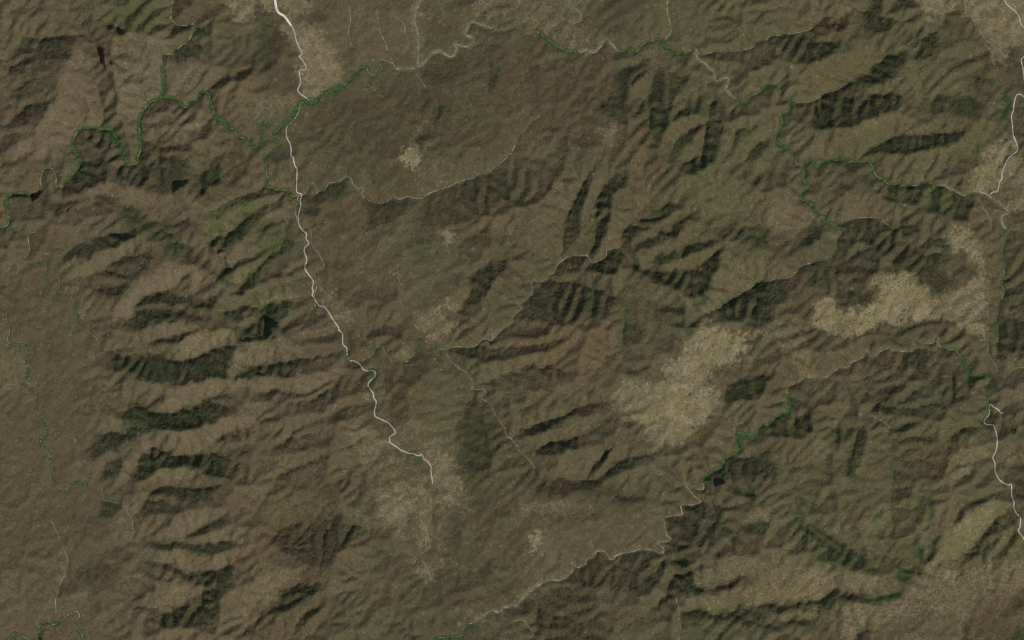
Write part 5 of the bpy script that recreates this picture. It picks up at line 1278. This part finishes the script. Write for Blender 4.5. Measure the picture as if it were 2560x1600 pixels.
al = ground.data.attributes.new('lush', 'FLOAT', 'POINT'); al.data.foreach_set('value', sample(lush, gx_, gy_).astype(np.float32).ravel())
def ribbon(name, p, half, material, lift, label, ragged=0.0, seed=0, parent=None):
    d_ = np.gradient(p, axis=0); L = np.hypot(d_[:, 0], d_[:, 1])+1e-9; n = np.stack([-d_[:, 1]/L, d_[:, 0]/L], 1)
    r = np.random.default_rng(seed)
    def wob():
        k = np.convolve(r.standard_normal(len(p)+20), np.ones(11)/11, 'same')[10:-10]*3.2
        return np.clip(1+ragged*k, .03, 2.4)[:, None]
    half = np.asarray(half).reshape(-1, 1) if np.ndim(half) else half
    cols = [p+n*half*wob(), p+n*half*.33, p-n*half*.33, p-n*half*wob()]
    V = []
    for c_ in cols: V.append(np.stack([X(c_[:, 0]), Y(c_[:, 1]), height(c_[:, 0], c_[:, 1])+lift], 1))
    k = len(p); V = np.stack(V, 1).reshape(-1, 3); a = np.arange(k-1)*4
    Fr = np.concatenate([np.stack([a+i, a+4+i, a+5+i, a+1+i], 1) for i in range(3)])
    o = mesh_np(name, V, Fr, material, parent); smooth(o)
    if label: tag(o, label, kind='structure')
    return o
# roads
rl = {'main': 'pale gravel road winding south through the valley at centre left'}
side_l = ['short pale road crossing the top right corner', 'pale gravel road running down the right edge to the river junction',
          'pale gravel road winding down the lower right edge']
si = 0
for k, p in RD:
    q = smooth_path(p, 1.5)
    if k == 'wide':
        ribbon('road', q, 2.5, m_edge, 2.4, 'wide pale road with white edges entering at the top left')
        ribbon('road_surface', q, 1.5, m_wide, 3.2, 'pinkish graded surface between the white edges of the wide road')
    elif k == 'main': ribbon('road', q, 1.65, m_road, 2.6, rl['main'])
    else: ribbon('road', q, 1.6, m_road, 2.6, side_l[si]); si += 1
# dry river beds: one ribbon per stretch, joined into one river each
names = {}
for i, (n, w, g, sp, dep, p) in enumerate(RS): names.setdefault(n, []).append((i, w, g, p))
RL = {'north_fork': 'sandy river bed coming down from the top edge at upper left', 'west_bends': 'river bed making tight loops at the left edge',
 'middle': 'river bed lined with green trees crossing under the pale road', 'northeast': 'sandy river bed winding along the top centre',
 'east': 'river bed lined with green trees in the upper right hills', 'far_east': 'thin stream bed along the far right edge',
 'centre': 'dry stream bed winding through the central hills', 'south_road': 'stream bed beside the end of the pale road',
 'west': 'thin dry stream bed near the left edge', 'southwest': 'stream bed in the lower left corner',
 'south': 'sandy river bed winding along the bottom centre', 'southeast': 'river bed climbing through the lower right hills',
 'north': 'narrow dry gullies running down to the northern river'}
for n, lst in names.items():
    Vs, Fs, off = [], [], 0
    for i, w, g, p in lst:
        q = smooth_path(p, 1.5)
        wv = w*.5*(1-.1*g)
        o = ribbon('tmp', q, wv, m_bed, 1.6, None, ragged=.75, seed=i)
        me = o.data; v = np.empty(len(me.vertices)*3); me.vertices.foreach_get('co', v); f = np.empty(len(me.polygons)*4, np.int32); me.loops.foreach_get('vertex_index', f)
        Vs.append(v.reshape(-1, 3)); Fs.append(f.reshape(-1, 4)+off); off += len(me.vertices)
        bpy.data.objects.remove(o); bpy.data.meshes.remove(me)
    o = mesh_np('river_bed', np.vstack(Vs), np.vstack(Fs), m_bed); smooth(o); tag(o, RL[n], kind='structure')

# ------------------------------------------------------------------ trees
def crown_shape(seed, sub=1):
    import bmesh
    r = random.Random(seed); bm = bmesh.new(); bmesh.ops.create_icosphere(bm, subdivisions=sub, radius=1.0)
    for v in bm.verts:
        f = r.uniform(.72, 1.22); v.co *= f; v.co.z = v.co.z*.85+.75
    V = np.array([v.co[:] for v in bm.verts]); bm.faces.ensure_lookup_table(); bm.verts.index_update()
    Ff = np.array([[v.index for v in f.verts] for f in bm.faces]); bm.free(); return V, Ff
SH = [crown_shape(s) for s in range(6)]
def scatter(name, pts, rad, material, label, cat, group=None):
    pts = np.asarray(pts); n = len(pts)
    if n == 0: return
    r = np.random.default_rng(len(pts)); Vs, Fs, off = [], [], 0
    pick = r.integers(0, len(SH), n)
    for s in range(len(SH)):
        q = pts[pick == s]; k = len(q)
        if not k: continue
        V0, F0 = SH[s]; a = r.uniform(0, 2*np.pi, k); sc_ = r.uniform(rad[0], rad[1], k)*r.uniform(.8, 1.0, k)
        z = height(q[:, 0], q[:, 1])
        ca, sa = np.cos(a)[:, None], np.sin(a)[:, None]
        vx = (V0[:, 0]*ca - V0[:, 1]*sa)*sc_[:, None] + X(q[:, 0])[:, None]
        vy = (V0[:, 0]*sa + V0[:, 1]*ca)*sc_[:, None] + Y(q[:, 1])[:, None]
        vz = V0[None, :, 2]*sc_[:, None]*.6 + z[:, None] - 1
        Vs.append(np.stack([vx, vy, vz], -1).reshape(-1, 3))
        Fs.append((F0[None]+(np.arange(k)*len(V0))[:, None, None]+off).reshape(-1, 3)); off += k*len(V0)
    o = mesh_np(name, np.vstack(Vs), np.vstack(Fs), material)
    tag(o, label, cat, group, 'stuff'); return o
TL = {'north_fork': 'green trees crowding the river at upper left', 'west_bends': 'green trees following the tight river loops at left',
 'middle': 'green gallery trees along the river crossed by the pale road', 'northeast': 'green trees along the river at top centre',
 'east': 'green trees lining the rivers in the upper right hills', 'far_east': 'green trees along the stream at the far right edge',
 'centre': 'sparse green trees along the dry stream through the centre', 'south_road': 'green trees near the stream at the end of the pale road',
 'west': 'scattered green trees along the thin stream near the left edge', 'southwest': 'green trees along the stream in the lower left corner',
 'south': 'green trees along the bottom centre river', 'southeast': 'green trees along the river in the lower right hills',
 'north': 'sparse trees in the northern gullies'}
r = np.random.default_rng(5)
for n, lst in names.items():
    P = []
    for i, w, g, p in lst:
        sp = RS[i][3]
        # a ragged belt whose width and density come and go
        s = smooth_path(p, 2.0); k = len(s)
        sw = np.convolve(r.standard_normal(k+80), np.hanning(25)/np.sqrt((np.hanning(25)**2).sum()), 'same')[40:-40]
        dens = np.clip(g*(.85+.55*sw), 0, 2.0)*g; wide = np.clip(1+.35*sw, .45, 1.9)
        cnt = r.poisson(dens*sp*1.5)
        side = np.convolve(r.standard_normal(k+60), np.ones(15)/15, 'same')[30:-30]*3.0
        for (x, y), c_, sd_, wd_ in zip(s, cnt, side, wide):
            for _ in range(c_):
                off = r.normal(sd_*.8, sp*.66*wd_, 2)
                P.append((x+off[0]*.8, y+off[1]*.8))
    if len(P) > 30: scatter('riverside_trees', P, (3.5, 9.5), m_tree, TL[n], 'trees')
# woods on the shaded slopes and scrub on the rest
def pick_points(n, dens, seed):
    r = np.random.default_rng(seed); x = r.uniform(-40, 2600, n); y = r.uniform(-40, 1640, n)
    d_ = sample(dens, x, y); m = (r.uniform(0, 1, n) < d_) & (sample(roadm, x, y) < .85)
    return np.stack([x[m], y[m]], 1)
clump = np.clip(.5+.45*noise(8, 60, 1.6, 51), 0, 1)
wd = np.clip(green**1.3*1.15, 0, 1)*(.35+.65*clump)
wood_pts = pick_points(150000, wd, 61)
scatter('hill_woods', wood_pts, (5, 9), m_wood, 'dark green woods covering the shaded hillsides', 'woods')
sd_ = np.clip(.30+.35*noise(10, 90, 1.5, 52), .02, 1)*(1-.85*np.clip(tan*1.3, 0, 1))*.55
scrub_pts = pick_points(150000, sd_, 62)
scatter('hill_scrub', scrub_pts, (3, 6), m_scrub, 'low dry bushes scattered over the brown hills', 'scrub')
print('woods', len(wood_pts), 'scrub', len(scrub_pts))

# single trees standing on the pale grass plateaus
def single_tree(seed):
    V0, F0 = crown_shape(seed, 2); rr = 8.0
    V0 = V0*[rr, rr, rr*.8]+[0, 0, 3]
    n = 7; tv = []; tf = []
    for k, (z, q) in enumerate(((-2.5, 1.1), (3, .7), (7, .45))):
        for a in range(n): tv.append((q*math.cos(2*math.pi*a/n), q*math.sin(2*math.pi*a/n), z))
    for k in range(2):
        for a in range(n): b = (a+1) % n; tf += [(k*n+a, k*n+b, k*n+n+b), (k*n+a, k*n+n+b, k*n+n+a)]
    c_ = mesh_np('crown', V0, F0, m_wood); t_ = mesh_np('trunk', np.array(tv), np.array(tf), m_bark)
    out = (c_.data, t_.data); bpy.data.objects.remove(c_); bpy.data.objects.remove(t_); return out
TM = [single_tree(100+i) for i in range(5)]
PLATEAUS = [
 ('dark tree dotted over the pale grass plateau right of centre', 'trees dotted over the plateau right of centre', 130,
   pt('C3', '1440,420 1650,300 1680,210 1780,80 1900,90 2100,150 2200,270 2120,420 1900,410 1860,540 1880,640 1970,790 1900,860 1700,990 1560,900 1500,700 1560,500')),
 ('dark tree dotted over the large curved pale plateau at right', 'trees dotted over the curved pale plateau', 90,
   [(2090,700),(2290,690),(2320,720),(2345,760),(2440,780),(2440,830),(2380,820),(2290,800),(2220,800),(2180,830),(2100,840),(2060,810),(2040,780),(2200,770)]),
 ('dark tree dotted over the small pale clearing at upper right of the curved plateau', 'trees dotted over the small pale clearing', 30,
   pt('B4', '1700,760 1740,640 1820,630 1950,680 1960,800 1900,860 1750,850')),
]
def inside(x, y, poly):
    c = False
    for i in range(len(poly)):
        ax, ay = poly[i]; bx, by = poly[i-1]
        if (ay > y) != (by > y) and x < (bx-ax)*(y-ay)/(by-ay)+ax: c = not c
    return c
rr = random.Random(77)
for lab, grp, cnt, poly in PLATEAUS:
    xs = [q[0] for q in poly]; ys = [q[1] for q in poly]; k = 0; got = []
    while k < cnt:
        x, y = rr.uniform(min(xs), max(xs)), rr.uniform(min(ys), max(ys))
        if not inside(x, y, poly) or any((x-a)**2+(y-b)**2 < 25 for a, b in got): continue
        got.append((x, y)); k += 1
        cm, tm = rr.choice(TM); o = bpy.data.objects.new('tree', None); sc.collection.objects.link(o)
        for nm, me in (('crown', cm), ('trunk', tm)):
            ch = bpy.data.objects.new(nm, me); sc.collection.objects.link(ch); ch.parent = o
        o.location = (X(x), Y(y), float(height(x, y))); o.rotation_euler.z = rr.uniform(0, 6.28)
        s = rr.uniform(.4, .85); o.scale = (s, s, s)
        tag(o, lab, 'tree', grp)
